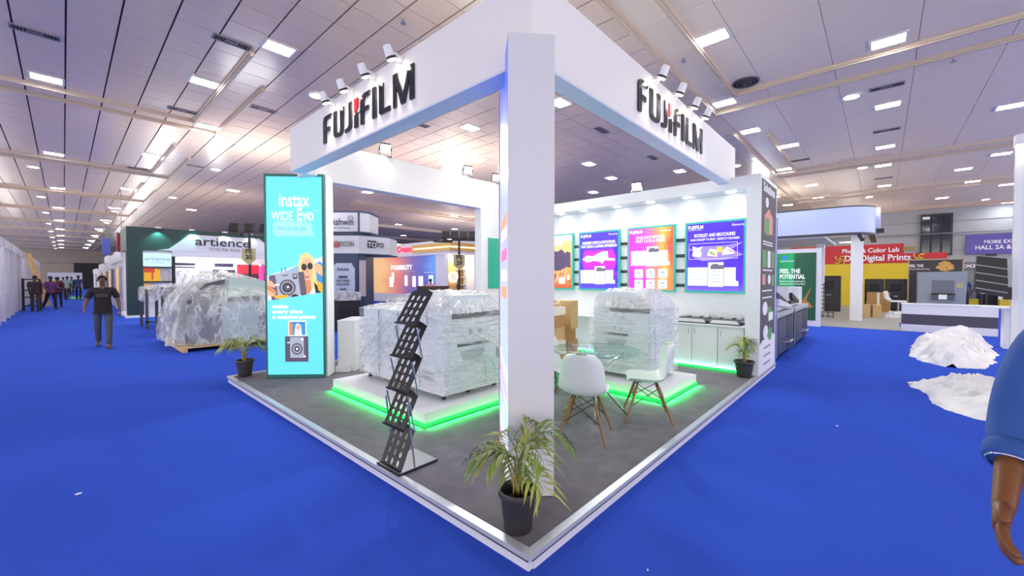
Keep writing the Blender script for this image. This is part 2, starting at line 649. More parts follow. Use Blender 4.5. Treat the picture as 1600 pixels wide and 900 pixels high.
for x, y, s in [
    (-1.89, 12.08, 'nearest above the left aisle beside the cream channel'), (.45, 9.76, 'second from the left channel corner, inside the coffer'),
    (1.1, 12.94, 'between the two mouldings of the near channel corner'), (1.09, 7.07, 'beside the dark air grille above the left fascia'),
    (-1.87, 20.02, 'over the left aisle just past the near cream channel'), (.44, 17.75, 'in the second sunken coffer left of the green stand'),
    (-1.83, 28.07, 'over the left aisle past the second channel'), (.44, 25.78, 'in the third coffer over the left aisle'),
    (2.36, 14.33, 'in the tiles above the dark green stand'), (6.23, .9, 'three-part, largest, right above the black lettering'),
    (9.35, 1.53, 'inside the cream channel corner right of the booth'), (8.52, -1.44, 'large tube-like one along the right moulding'),
    (12.26, -1.46, 'thin one under the louvred grille at right'), (11.95, 1.52, 'just past the right end of the white fascia'),
    (14.32, .88, 'smaller one beyond the fascia end, over the right stands'), (16.59, -1.43, 'before the second right-hand channel'),
    (14.41, -3.76, 'cut by the right edge of the picture'), (17.62, 1.54, 'at the corner of the second right coffer'),
    (21.78, 1.08, 'above the curved blue canopy, near one'), (25.52, 1.19, 'above the curved blue canopy, far one'),
    (19.53, -1.38, 'inside the second right-hand channel'), (24.24, -1.43, 'left of the third right-hand channel'),
    (22.41, -3.74, 'over the grey counter, near one'), (25.71, -4.35, 'over the grey counter, beyond the moulding'),
    (20.35, -4.43, 'right of the sprinkler line, high at right'), (27.69, -5.61, 'over the dark doorway at right'),
    (30.24, -3.74, 'close to the dark window of the back wall'), (34.65, -6.67, 'at the back wall above the purple sign'),
    (6.24, 7.43, 'seen through the booth roof left of the pillar'), (11.77, 6.89, 'seen through the booth roof, middle of the dim tiles'),
    (15.13, 4.71, 'seen through the booth roof near its right fascia'), (14.31, 7.33, 'seen through the booth roof above the glaring floodlight'),
    (16.3, 9.42, 'seen through the booth roof, lowest by the pillar'), (6.61, 4.54, 'half hidden behind the white pillar'),
    (8.57, 9.67, 'seen above the white rear beam'), (8.65, 17.84, 'seen under the white rear beam'),
    (27.16, 2.78, 'farthest one above the blue canopy'), (4.0, 22.4, 'over the dark green stand, far one')]:
    rect_light(x, y, L1 + s, rz=pi / 2 if x > 5 and y < 3 else 0)
for k in range(4, 11):
    for x, dy in ((-1.85, 4.08), (.45, 1.76)):
        rect_light(x, 8 * k + dy, 'small distant rectangular ceiling light far along the left aisle', 'far ceiling lights of the aisle')
for x in (11.5, 16.5, 21.5, 27):
    for y in (13, 19, 26, 34, 44):
        rect_light(x, y + (x % 3), 'small distant rectangular light above the far stands', 'far ceiling lights of the hall')
for x, y in ((-5.2, 14), (-5.2, 22), (-5.2, 30), (-8, 18), (3.8, 31), (5.4, 12.6)):
    rect_light(x, y, 'small rectangular light among plain ceiling tiles', 'ceiling lights among plain tiles')
for x, y, s in [
    (2.39, 8.56, 'round glowing downlight above the left lettering'), (-2.43, 23.05, 'round glowing downlight over the left aisle, near one'),
    (-2.43, 31.69, 'round glowing downlight over the left aisle, second one'), (2.43, 18.26, 'round glowing downlight above the green stand, near one'),
    (2.29, 26.75, 'round glowing downlight above the green stand, far one'), (10.99, -.81, 'big glowing round downlight beside the louvred grille at right'),
    (19.36, -.79, 'round glowing downlight above the blue canopy end'), (27.13, -.84, 'round downlight in front of the dark window column'),
    (23.82, 2.81, 'round glowing downlight behind the booth wall graphic'), (15.73, 2.8, 'round glowing downlight peeping behind the fascia end'),
    (32.36, -5.55, 'wide bright downlight near the back wall at right')]:
    down_light(x, y, s)
for k in range(4, 11):
    down_light(-2.43, 8.0 * k + 7.4, 'far round downlight in the bright row over the aisle', 'far downlights over the aisle')
    down_light(.6, 8.0 * k + 3.4, 'far round downlight right of the bright aisle row', 'far downlights right of the aisle')

# air grilles
def make_vent():
    t = thing('air_grille', 'grille', 'vent')
    obj('grille_frame', MB().box((-.3, -.11, -.02), (.3, -.085, 0)).box((-.3, .085, -.02), (.3, .11, 0)).box((-.3, -.085, -.02), (-.275, .085, 0)).box((.275, -.085, -.02), (.3, .085, 0)), mat('grille_frame_grey', '#8c8287', .5), t)
    obj('grille_backing', MB().box((-.275, -.085, -.004), (.275, .085, .0)), mat('grille_dark', '#1d181c', .8), t)
    sl = MB()
    for k in range(14):
        if 4 < k < 9:
            continue
        x = -.255 + k * .039
        sl.box((x - .007, -.085, -.018), (x + .007, .085, -.005))
    sl.box((-.09, -.05, -.018), (.09, .05, -.005))
    o = obj('louvre', sl, mat('grille_slat_grey', '#6f666b', .5), t)
    return t
v0 = make_vent()
for k, (x, y, s) in enumerate([(-1.98, 9.71, 'blanked air grille between tiles, far left'), (.44, 7.49, 'black louvred air grille at the coffer near the fascia'),
    (.42, 12.03, 'dark air grille at the corner of the near channel'), (1.8, 10.4, 'dark air grille right of the near coffer'), (.33, 20.43, 'dark air grille in the second coffer'),
    (1.75, 18.3, 'dark slot grille right of the second coffer'), (10.9, -1.43, 'louvred air grille beside the glowing round downlight'), (14.58, -1.45, 'dark air grille below the thin right light'),
    (19.11, -1.43, 'dark air grille in the second right channel'), (22.23, -1.39, 'dark air grille past the second right channel'), (16.56, .88, 'slot grille above the right stands'),
    (8.96, 4.73, 'dark air grille seen through the booth roof, near one'), (12.61, 4.75, 'dark air grille seen through the booth roof, far one'), (5.1, 8.3, 'dark air grille seen above the rear beam')]):
    if k == 0:
        v0.location = (x, y, HC)
        v0['label'], v0['group'] = s, 'ceiling air grilles'
    else:
        dup(v0, (x, y, HC), pi / 2 if x > 8 and y < 3 else 0, s, 'ceiling air grilles')
t = thing('round_diffuser', 'round dark air diffuser in the ceiling above the right lettering', 'vent', (8.52, .88, HC))
for k, r in enumerate((.26, .19, .12, .05)):
    obj('ring', MB().lathe([(r, 0), (r, -.03 - .01 * k), (r - .03, -.035 - .01 * k), (r - .035, 0)]), mat('diffuser_dark', '#4a4348', .5), t)
for x, y, s in ((6.6, 1.55, 'tiny fire sprinkler above the three-part light'), (2.2, 4.6, 'tiny black fire sprinkler above the left fascia'), (10.2, -2.4, 'tiny fire sprinkler in the right cream channel'), (22.9, -3.0, 'fire sprinkler hanging above the grey counter')):
    t = thing('sprinkler', s, 'sprinkler', (x, y, HC))
    obj('stem', MB().cyl((0, 0, 0), (0, 0, -.06), .015), STEEL, t)
    obj('deflector', MB().lathe([(.045, -.06), (.045, -.068), (0, -.068)]), STEEL, t)

# ================================================================== MAIN BOOTH
ZP = .10
BCARP = mat('charcoal_booth_carpet', '#7d7a80', .95, var=.28, scale=7, bump=.3, spec=.1)
ALU = mat('worn_aluminium_trim', '#c9ccd2', .35, metal=.35, var=.12, scale=9)
plat = thing('booth_platform', 'low corner stage with charcoal carpet and silver edging on blue carpet', 'platform')
obj('deck', MB().box((.06, .06, 0), (7.05, 6.2, ZP - .006)), BCARP, plat)
for nm, a, b in (('edge_trim', (0, 0, ZP - .03), (.06, 6.26, ZP)), ('edge_trim', (.06, 0, ZP - .03), (7.12, .055, ZP)),
                 ('edge_trim', (.06, 6.2, ZP - .03), (7.0, 6.26, ZP))):
    obj(nm, MB().box(a, b), ALU, plat)
for a, b in (((.012, .02, 0), (.05, 6.24, ZP - .03)), ((.05, .01, 0), (7.1, .05, ZP - .03))):
    obj('skirt_board', MB().box(a, b), mat('skirt_white', '#d9d9e4', .5), plat)

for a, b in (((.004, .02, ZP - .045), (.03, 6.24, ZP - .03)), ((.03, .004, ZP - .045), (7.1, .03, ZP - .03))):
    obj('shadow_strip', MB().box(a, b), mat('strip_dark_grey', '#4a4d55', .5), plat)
# ---- corner pillar (slab at 45 degrees) with backlit prints on its long faces
Q = sqrt(.5)
PU, PV = V3(Q, -Q, 0), V3(Q, Q, 0)            # along its narrow front, and back into the booth
pil = thing('corner_pillar', 'tall white slab pillar standing diagonally at the booth corner', 'pillar', (.367, .505, ZP), radians(47.5 - 90))
PW, PD, PH = .327, .93, 3.245
PILM = mat('pillar_lavender_white', '#d3d2d6', .42, var=.015, scale=2)
obj('panel', MB().box((0, 0, 0), (PW, PD, PH)), PILM, pil)
EDGEM = lit('magenta_edge_glow', '#b04aa8', .55)
PAX = WM[pil.name].to_3x3() @ V3(0, 1, 0)
a = Art(WM[pil.name] @ V3(0, PD, .02), -PAX, (0, 0, 1), PD, PH - .04)
a.back(pil, gradient('pillar_print', [(0, '#f1b9d8'), (.12, '#e9eefc'), (.4, '#c9d6fa'), (.62, '#b8c4f8'), (.8, '#7f8cf0'), (1, '#3a5be0')], 'Y', .5), 'backlit_print')
wht, pnk, orn, pur, cya = lit('print_white', '#f4f6ff', .95), lit('print_pink', '#e85fa8', .9), lit('print_orange', '#f0a56a', .9), lit('print_purple', '#8a4fd8', .9), lit('print_cyan', '#8fd8ec', .95)
for k in range(7):
    a.poly([(.0, .05 + k * .045), (.98, .0 + k * .05), (.98, .006 + k * .05), (.0, .058 + k * .045)], (pnk, wht, cya, pur)[k % 4])
for k, (y, m) in enumerate(((.43, orn), (.47, wht), (.52, pnk), (.57, wht), (.60, orn))):
    a.rect(.3, y, .9, y + .028, m)
for k in range(6):
    a.line(.1 + .12 * k, .62, .35 + .1 * k, .9, .012, wht if k % 2 else cya)
a.done(pil, 'print_shapes')
obj('edge_trim', MB().box((-.008, PD - .02, 0), (.0, PD, PH)), EDGEM, pil)
# green-edged lightboxes on the far long face
for z0, z1 in ((2.28, 2.86), (1.22, 1.60)):
    b = obj('lightbox', MB().box((PW, .93 - .2, z0), (PW + .055, PD + .04, z1)), GREENBOX, pil)
    obj('cap', MB().box((PW, .93 - .2, z1), (PW + .06, PD + .045, z1 + .05)).box((PW, .93 - .2, z0 - .05), (PW + .06, PD + .045, z0)), OFFW, pil)

# ---- fascia frame
ZB, ZT = 3.22, 3.83
FASC = mat('fascia_white_board', '#ebe8e6', .5, var=.012, scale=1.2)
SOFF = mat('fascia_soffit_board', '#dfe6f4', .45)
fas = thing('fascia_frame', 'white overhead fascia frame with black raised lettering above the booth', 'fascia')
for a, b in (((.54, .44, ZB), (.74, 5.0, ZT)), ((.74, .44, ZB), (5.92, .62, ZT)), ((.74, 5.2, ZB), (6.3, 5.4, ZT))):
    f = obj('beam', MB().box(a, b), FASC, fas)
    obj('soffit', MB().box((a[0] + .004, a[1] + .004, a[2] - .012), (b[0] - .004, b[1] - .004, a[2])), SOFF, f)
obj('beam', MB().box((.74, 5.0, ZB), (.92, 5.2, ZT)), FASC, fas)

# raised letters: outlines on a unit-high cap, x in the same unit
def LT(ch):
    s = .205
    def st(*p):
        return list(p)
    if ch == 'F':
        return [[(0, .04), (.03, 0), (s - .03, 0), (s, .04), (s, .40), (.50, .40), (.50, .56), (s, .56), (s, .78), (.24, .85), (.58, .85), (.62, 1), (.16, 1), (.05, .95), (0, .85)]], .62
    if ch == 'U':
        out = [(0, .97), (0, .28), (.03, .13), (.12, .03), (.26, 0), (.44, 0), (.58, .03), (.67, .13), (.70, .28), (.70, .97)]
        inn = [(.70 - s, .97), (.70 - s, .28), (.47, .17), (.40, .14), (.30, .14), (.23, .17), (s, .28), (s, .97)]
        return [out + inn], .70
    if ch == 'J':
        return [[(.26, .97), (.26, .25), (.22, .17), (.12, .14), (0, .13), (.02, 0), (.2, 0), (.36, .05), (.43, .15), (.45, .28), (.45, .97)]], .45
    if ch == 'i':
        return [[(0, .03), (.02, 0), (s - .02, 0), (s, .03), (s, .50), (0, .44)]], .19
    if ch == 'r':       # red upper half, slanted at its foot
        return [[(0, .52), (.08, .54), (s, .70), (s, .98), (0, .98)]], .19
    if ch == 'f':
        return [[(.10, .03), (.12, 0), (.27, 0), (.29, .03), (.29, .40), (.58, .40), (.58, .54), (.29, .54), (.29, .74), (.34, .83), (.62, .84), (.66, .98), (.30, .98), (.15, .9), (.10, .74), (.09, .52), (0, .42), (.10, .42)]], .66
    if ch == 'I':
        return [[(0, .03), (.02, 0), (s - .02, 0), (s, .03), (s, .95), (s - .03, .98), (.03, .98), (0, .95)]], .19
    if ch == 'L':
        return [[(0, .08), (.08, 0), (.56, 0), (.56, .15), (s, .15), (s, .95), (s - .03, .98), (.03, .98), (0, .95)]], .56
    if ch == 'M':
        return [[(0, 0), (.15, 0), (.15, .62), (.38, 0), (.54, 0), (.77, .66), (.77, 0), (.95, 0), (.95, .98), (.72, .98), (.47, .30), (.22, .98), (0, .98)]], .95
def letters(o, u, n, length, h, parent):
    seq = [('F', 0), ('U', .14), ('J', .10), ('i', .16), ('f', .10), ('I', .12), ('L', .18), ('M', .16)]
    tot = sum(LT(c)[1] + g for c, g in seq)
    k = length / (tot * h)
    x = 0
    red = mat('red_letter_acrylic', '#e3202b', .25)
    o, u = Vector(o), Vector(u)
    for c, g in seq:
        x += g
        for cc in ((c, 'r') if c == 'i' else (c,)):
            pl, w = LT(cc)
            mb = MB()
            for p in pl:
                mb.prism([((q[0] + x) * h * k, q[1] * h) for q in p], o, u, (0, 0, 1), Vector(n) * .018)
            e = obj('letter', mb, red if cc == 'r' else LETTER, parent, world=True)
            if cc == 'r':
                e['label'] = 'red slanted upper half of the letter I'
        x += LT(c)[1]
letters((.54, 3.84, 3.345), (0, -1, 0), (-1, 0, 0), 1.98, .335, fas)
letters((2.22, .44, 3.35), (1, 0, 0), (0, -1, 0), 1.98, .335, fas)

# arm spotlights over the letters
def arm_spot(p, n, label):
    n = Vector(n)
    t = thing('arm_spotlight', label, 'spotlight', p, atan2(n.y, n.x), 'white arm spotlights over the lettering')
    obj('clamp', MB().box((-.03, -.03, -.10), (-.002, .03, -.02)), OFFW, t)
    obj('arm', MB().tube([(-.0, 0, -.06), (.05, .05, -.03), (.09, .06, -.02), (.11, .04, -.02), (.12, 0, -.02)], .01, 8), OFFW, t)
    obj('ring', MB().lathe([(.035, -.01), (.045, 0), (.035, .01), (.033, 0), (.035, -.01)], (.03, .03, -.045), 14, ax=Matrix.Rotation(pi / 2, 3, 'X')), OFFW, t)
    ax = Matrix.Rotation(radians(25), 3, 'Y')
    obj('lamp_head', MB().lathe([(.0, .085), (.038, .08), (.042, .02), (.045, -.02)], (.12, 0, -.02), 16, ax=ax), OFFW, t)
    obj('collar', MB().lathe([(.046, -.02), (.047, -.045)], (.12, 0, -.02), 16, ax=ax), BLACK, t)
    obj('lens', MB().lathe([(.044, -.045), (.03, -.055), (0, -.058)], (.12, 0, -.02), 16, ax=ax), lit('spot_lens', '#fff3dc', 14), t)
    l = bpy.data.lights.new('spot', 'SPOT')
    l.energy, l.spot_size, l.spot_blend, l.shadow_soft_size, l.color = 9, radians(100), .8, .05, (1, .97, .92)
    lo = bpy.data.objects.new('spot_lamp', l)
    COL.objects.link(lo)
    lo.parent = t
    lo.location = (.10, 0, -.09)
    lo.rotation_euler = (0, radians(18), 0)
    return t
for k, (y, s) in enumerate(((3.55, 'over the letter F, leftmost on the left fascia'), (3.09, 'over the red letter of the left fascia'), (2.6, 'over the middle letters of the left fascia'), (2.1, 'over the last letter M of the left fascia'))):
    arm_spot((.54, y, 3.815), (-1, 0, 0), 'white arm spotlight ' + s)
for k, (x, s) in enumerate(((2.58, 'over the first letters, leftmost on the right fascia'), (3.1, 'over the red letter of the right fascia'), (3.6, 'over the letter L of the right fascia'), (4.03, 'over the last letter M of the right fascia'))):
    arm_spot((x, .44, 3.83), (0, -1, 0), 'white arm spotlight ' + s)

# floodlights glaring into the booth
def flood(p, yaw, label, e=150):
    t = thing('floodlight', label, 'floodlight', p, yaw, 'glaring booth floodlights')
    obj('bracket', MB().box((-.02, -.11, .0), (.02, -.095, .16)).box((-.02, .095, 0), (.02, .11, .16)).box((-.02, -.11, -.01), (.02, .11, .01)), BLACK, t)
    R = Matrix.Translation((0, 0, .15)) @ Matrix.Rotation(radians(38), 4, 'Y')
    obj('housing', MB().box((-.04, -.09, -.08), (.02, .09, .08), M=R), DGREY, t)
    obj('lens', MB().box((.021, -.08, -.07), (.026, .08, .07), M=R), lit('flood_lens', '#fdfff2', 60), t)
    l = bpy.data.lights.new('flood', 'AREA')
    l.shape, l.size, l.size_y, l.energy, l.color = 'RECTANGLE', .14, .16, e, (.97, 1, .98)
    lo = bpy.data.objects.new('flood_lamp', l)
    COL.objects.link(lo)
    lo.parent = t
    lo.matrix_local = R @ Matrix.Translation((.05, 0, 0)) @ Matrix.Rotation(-pi / 2, 4, 'Y')
    return t
flood((2.21, 5.22, 3.84), -pi / 2 - .3, 'glaring floodlight on the rear beam beside the left fascia', 26)
flood((4.18, 5.22, 3.84), -pi / 2 - .4, 'glaring floodlight on the rear beam, middle one left of the pillar', 26)
flood((5.05, 5.22, 3.84), -pi / 2 - .5, 'glaring floodlight shining past the edge of the pillar print', 25)
flood((5.85, 2.15, 3.30), pi + .15, 'glaring floodlight on top of the white poster wall', 75)

# ---- right display wall
dw = thing('poster_display', 'white display wall with recessed spots and black slot rails', 'display', (5.65, 0, ZP))
DWW = mat('display_wall_white', '#e8ecee', .45, var=.01, scale=1.5)
obj('back_panel', MB().box((6.05, .20, ZP), (6.12, 5.2, 3.28)), DWW, dw, world=True)
obj('header', MB().box((5.65, .2, 3.10), (6.05, 5.2, 3.295)), DWW, dw, world=True)
obj('end_panel', MB().box((5.65, 0, ZP), (6.95, .20, 3.30)), DWW, dw, world=True)
obj('store_panel', MB().box((6.88, .2, ZP), (6.95, 5.2, 3.28)), DWW, dw, world=True)
obj('top_panel', MB().box((6.05, .2, 3.2), (6.9, 5.2, 3.27)), DWW, dw, world=True)
sl = mat('black_slot_rail', '#2a2c30', .4)
for z in (2.36, 2.07, 1.79, 1.52):
    obj('slot_rail', MB().box((6.035, .25, z - .03), (6.05, 4.9, z + .03)), sl, dw, world=True)
for y in (.47, 1.18, 1.87, 2.57, 3.35, 3.95, 4.6):
    d = obj('downlight', MB().lathe([(.075, 3.102), (.07, 3.092), (0, 3.09)], (5.84, y, 0), 16), lit('recess_spot', '#ffffff', 12), dw, world=True)
    l = bpy.data.lights.new('wash', 'SPOT')
    l.energy, l.spot_size, l.spot_blend, l.shadow_soft_size, l.color = 11, radians(120), .9, .06, (.93, .98, 1)
    lo = bpy.data.objects.new('wash_lamp', l)
    COL.objects.link(lo)
    lo.parent = dw
    lo.location = (5.84 - 5.65, y, 3.07 - ZP)
    lo.rotation_euler = (0, 0, 0)
# end graphic (dark print with green and white pictures)
a = Art((5.70, 0, .42), (1, 0, 0), (0, 0, 1), 1.2, 2.82)
a.back(dw, mat('end_print_plum', '#3a3240', .5, var=.15, scale=3), 'print_sheet')
pw, pg, ppk = mat('print_white_ink', '#e4e4ea', .5), mat('print_green_ink', '#4f9a52', .5), mat('print_salmon_ink', '#d98f86', .5)
a.ell(.35, .88, .10, .03, pw); a.poly([(.2, .70), (.75, .70), (.75, .80), (.48, .85), (.2, .80)], ppk)
a.rect(.25, .69, .5, .79, pg)
a.rect(.1, .50, .35, .60, pg).rect(.42, .50, .62, .60, pw).rect(.68, .50, .9, .60, pg)
a.rect(.1, .40, .3, .46, ppk).ell(.55, .43, .10, .03, pw).rect(.7, .39, .9, .46, pg)
a.ell(.3, .26, .16, .04, pw).ell(.6, .22, .14, .05, pg).rect(.55, .18, .85, .23, pw)
a.ell(.35, .12, .16, .04, pw).ell(.65, .10, .14, .04, pg)
for y in (.645, .63, .48, .36, .32):
    a.rect(.1, y, .75, y + .008, pw)
a.done(dw, 'print_shapes')
a.text('Solutions', .46, .935, .2, pw, dw, w=.75, bold=.01)
a2 = Art((5.70, 0, .14), (1, 0, 0), (0, 0, 1), 1.2, .55)
a2.poly([(0, 0), (1, 0), (1, .9), (.85, 1), (.15, .9), (0, .8)], pw)
for y in (.62, .38, .14):
    a2.rect(.25, y, .7, y + .06, mat('print_grey_ink', '#8a8a96', .5))
a2.done(dw, 'print_panel')
obj('blue_side_strip', MB().box((6.95, -.0, ZP), (7.06, .06, 2.75)), mat('blue_carpet_strip', '#5468d6', .6), dw, world=True)
obj('light_strip', MB().box((5.66, .26, .145), (5.70, 4.4, .165)), lit('cool_strip', '#9ffff0', 2.2), dw, world=True)
obj('light_strip', MB().box((5.64, .26, .115), (5.68, 4.4, .140)), GREENLED, dw, world=True)
obj('plinth', MB().box((5.70, .2, ZP), (6.0, 4.6, .16)), DWW, dw, world=True)

# base cabinets in the recess
CAB = mat('cabinet_white', '#e9ecee', .35)
def cabinet(y0, y1, n, label):
    t = thing('base_cabinet', label, 'cabinet', (5.70, y0, .16), 0, 'white base cabinets under the posters')
    w = y1 - y0
    obj('body', MB().box((.02, .003, 0), (.33, w - .003, .68)), CAB, t)
    for k in range(n):
        d = obj('door', MB().bbox((0, k * w / n + .006, .01), (.018, (k + 1) * w / n - .006, .67), .004), CAB, t)
        hy = (k + 1) * w / n - .05 if k % 2 == 0 else k * w / n + .05
        obj('handle', MB().tube([(-.001, hy, .52), (-.02, hy, .53), (-.02, hy, .60), (-.001, hy, .61)], .006), STEEL, d)
    return t
cabinet(.22, .62, 1, 'white single-door cabinet at the right end beside the potted palm')
cabinet(.62, 1.46, 2, 'white two-door cabinet under the purple booklet poster')
cabinet(1.46, 2.3, 2, 'white two-door cabinet behind the wrapped right-hand printer')
cabinet(2.3, 3.14, 2, 'white two-door cabinet behind the cardboard boxes')
t = thing('worktop', 'long white worktop running over the base cabinets', 'worktop', (5.66, .2, .84))
obj('top', MB().bbox((0, 0, 0), (.38, 4.4, .03), .004), CAB, t)
# paper trays on the worktop
for y, s in ((.28, 'grey paper tray with white front on the worktop, right one'), (.80, 'grey paper tray with white front on the worktop, left one')):
    t = thing('paper_tray', s, 'tray', (5.70, y, .87), 0, 'paper trays on the worktop')
    obj('base', MB().box((.0, 0, 0), (.30, .48, .02)), DGREY, t)
    obj('front', MB().prism([(0, .02), (.46, .02), (.42, .075), (.04, .075)], (-.01, .01, 0), (0, 1, 0), (0, 0, 1), (.02, 0, 0)), OFFW, t)
    obj('bin', MB().box((.02, .01, .075), (.30, .47, .10)), mat('tray_grey', '#6c7076', .4), t)
    obj('back_stop', MB().box((.2, .03, .10), (.30, .40, .145)), OFFW, t)
    obj('guide', MB().box((.03, .1, .10), (.18, .13, .115)).box((.03, .3, .1), (.18, .33, .115)), BLACK, t)

# ---- backlit posters
def poster(y0, y1, label):
    t = thing('poster_lightbox', label, 'poster', (5.99, y1, 1.40), 0, 'backlit posters on the display wall')
    obj('frame', MB().box((5.985, y0, 1.395), (6.034, y1, 2.665)), lit('poster_edge_teal', '#2fc0b0', .55), t, world=True)
    a = Art((5.983, y1 - .035, 1.43), (0, -1, 0), (0, 0, 1), (y1 - y0) - .07, 1.20)
    return t, a
def mini_press(a, x0, y0, x1, y1):
    body, ln, dk = lit('print_press_white', '#e6f2f6', .9), lit('print_press_line', '#7f9aac', .6), lit('print_press_dark', '#6d6a80', .7)
    w, h = x1 - x0, y1 - y0
    X = lambda t: x0 + w * t
    Y = lambda t: y0 + h * t
    a.rect(X(0), Y(.04), X(.41), Y(.8), body).rect(X(.42), Y(0), X(.72), Y(1), body).rect(X(.73), Y(.04), X(.95), Y(.78), body).rect(X(.9), Y(.04), X(1), Y(.24), body)
    a.rect(X(.47), Y(.72), X(.73), Y(.88), dk).rect(X(.5), Y(.88), X(.62), Y(.93), dk)
    for p in ((.415, .05, .42, .78), (.722, .05, .728, .75), (.3, .08, .303, .76)):
        a.rect(X(p[0]), Y(p[1]), X(p[2]), Y(p[3]), ln)
    for y in (.2, .34, .48, .62):
        a.line(X(.5), Y(y), X(.66), Y(y), .006, ln)
    a.line(X(.06), Y(.3), X(.3), Y(.3), .005, ln).line(X(.06), Y(.58), X(.3), Y(.58), .005, ln)
WI = lit('poster_white', '#f6f4ff', 1.0)
# purple: booklets
t, a = poster(.27, 1.27, 'purple backlit poster about booklets, rightmost on the wall')
a.back(t, gradient('poster_purple', [(0, '#6a55e6'), (.12, '#4a1fd6'), (.5, '#3a10c4'), (1, '#3c1fd0')], 'Y', .9), 'backlit_print')
lilac = lit('poster_lilac', '#9a86ee', .9)
a.poly([(0, .62), (.3, .66), (.7, .66), (1, .70), (.8, .60), (1, .52), (.7, .45), (.3, .44), (.12, .5), (.2, .58)], lilac)
for q in ((.04, .47, .9, .475), (.04, .70, .9, .705), (.04, .47, .046, .70), (.894, .47, .9, .70)):
    a.rect(*q, WI)
yl, gr, rd, gy = lit('poster_yellow', '#e8d43a', .9), lit('poster_green', '#7fb04a', .9), lit('poster_red', '#d86a6a', .9), lit('poster_grey', '#c9c9dc', .9)
a.poly([(.10, .52), (.26, .50), (.28, .56), (.25, .6), (.3, .66), (.2, .64), (.11, .67), (.12, .6)], WI)
a.rect(.14, .60, .19, .64, gy).rect(.2, .54, .24, .58, gy).poly([(.38, .52), (.55, .5), (.56, .6), (.42, .62)], WI).rect(.42, .54, .48, .58, gr).rect(.48, .52, .52, .55, rd)
a.poly([(.54, .57), (.64, .56), (.65, .64), (.55, .65)], yl).poly([(.64, .52), (.86, .54), (.84, .58), (.72, .64), (.65, .58)], WI).poly([(.74, .56), (.84, .55), (.78, .6)], gy)
a.line(.72, .60, .9, .54, .012, rd)
mini_press(a, .02, .06, .92, .42)
a.done(t, 'print_shapes')
a.text('FUJIFILM', .02, .925, .085, WI, t, w=.28, bold=.002, align='LEFT')
a.text('Value from Innovation', .03, .90, .03, WI, t, w=.25, align='LEFT')
a.text('Revoria', .80, .93, .06, WI, t, w=.2, shear=.2, align='LEFT')
a.ell(.745, .945, .03, .018, WI)
a.done(t, 'logo_mark') if False else None
a.text('BOOKLET AND BROCHURES', .5, .80, .08, WI, t, w=.72, bold=.002)
a.text('FROM CONCEPT TO PRINT - PERFECTLY DELIVERED', .5, .745, .05, WI, t, w=.86, bold=.001)
# pink and orange
t, a = poster(1.45, 2.41, 'pink and orange backlit poster with six white icon tiles')
a.back(t, gradient('poster_pink', [(0, '#f01ad0'), (.35, '#f63aa6'), (.6, '#fb6f6a'), (.8, '#fb9a3e'), (1, '#f2452c')], 'X', .95, wob=.5), 'backlit_print')
mini_press(a, .05, .38, .93, .70)
for r in range(2):
    for c in range(3):
        x, y = .14 + c * .27, .19 - r * .17
        a.round(x, y, x + .2, y + .145, .03, WI)
        a.ell(x + .1, y + .09, .035, .025, lit('icon_grey', '#a9b4c4', .85), 8)
        a.rect(x + .04, y + .025, x + .16, y + .04, lit('icon_grey', '#a9b4c4', .85))
a.line(.88, .64, .98, .70, .015, pnk).line(.88, .60, .98, .63, .015, pnk)
a.done(t, 'print_shapes')
a.text('FUJIFILM', .02, .925, .08, WI, t, w=.3, bold=.004, align='LEFT')
a.text('Revoria', .72, .93, .06, WI, t, w=.22, shear=.2, align='LEFT')
a.text('ONE-DAY INVITES.', .5, .83, .08, WI, t, w=.66, bold=.002)
a.text('FAST LAYS A PRESS', .5, .77, .08, WI, t, w=.66, bold=.002)
# blue and magenta
t, a = poster(2.58, 3.57, 'blue backlit poster with a magenta glow and white samples')
a.back(t, gradient('poster_blue', [(0, '#4a3fe0'), (.15, '#3a1fd0'), (.45, '#b012d8'), (.62, '#c812d6'), (.72, '#3b22da'), (1, '#3a20de')], 'Y', .92), 'backlit_print')
bl = lit('poster_blue_plain', '#3c24dc', .92)
a.poly([(0, .30), (.12, .30), (.06, .5), (.12, .70), (0, .74)], bl).poly([(1, .30), (.9, .3), (.96, .5), (.88, .70), (1, .74)], bl)
a.poly([(.06, .53), (.2, .60), (.34, .58), (.6, .66), (.74, .66), (.76, .54), (.92, .53), (.92, .49), (.66, .5), (.6, .44), (.54, .48), (.36, .5), (.2, .47)], WI)
a.poly([(.36, .52), (.58, .57), (.6, .62), (.4, .57)], gy).rect(.22, .48, .32, .53, gy).rect(.64, .56, .73, .65, gy)
mini_press(a, .02, .08, .93, .40)
a.done(t, 'print_shapes')
a.text('FUJIFILM', .02, .925, .085, WI, t, w=.28, bold=.002, align='LEFT')
a.text('Revoria', .76, .94, .06, WI, t, w=.22, shear=.2, align='LEFT')
a.text('BUSINESS CARDS & INVITATIONS', .5, .80, .08, WI, t, w=.86, bold=.003)
a.text('THAT LEAVE A LASTING IMPRESSION', .5, .735, .08, WI, t, w=.94, bold=.003)
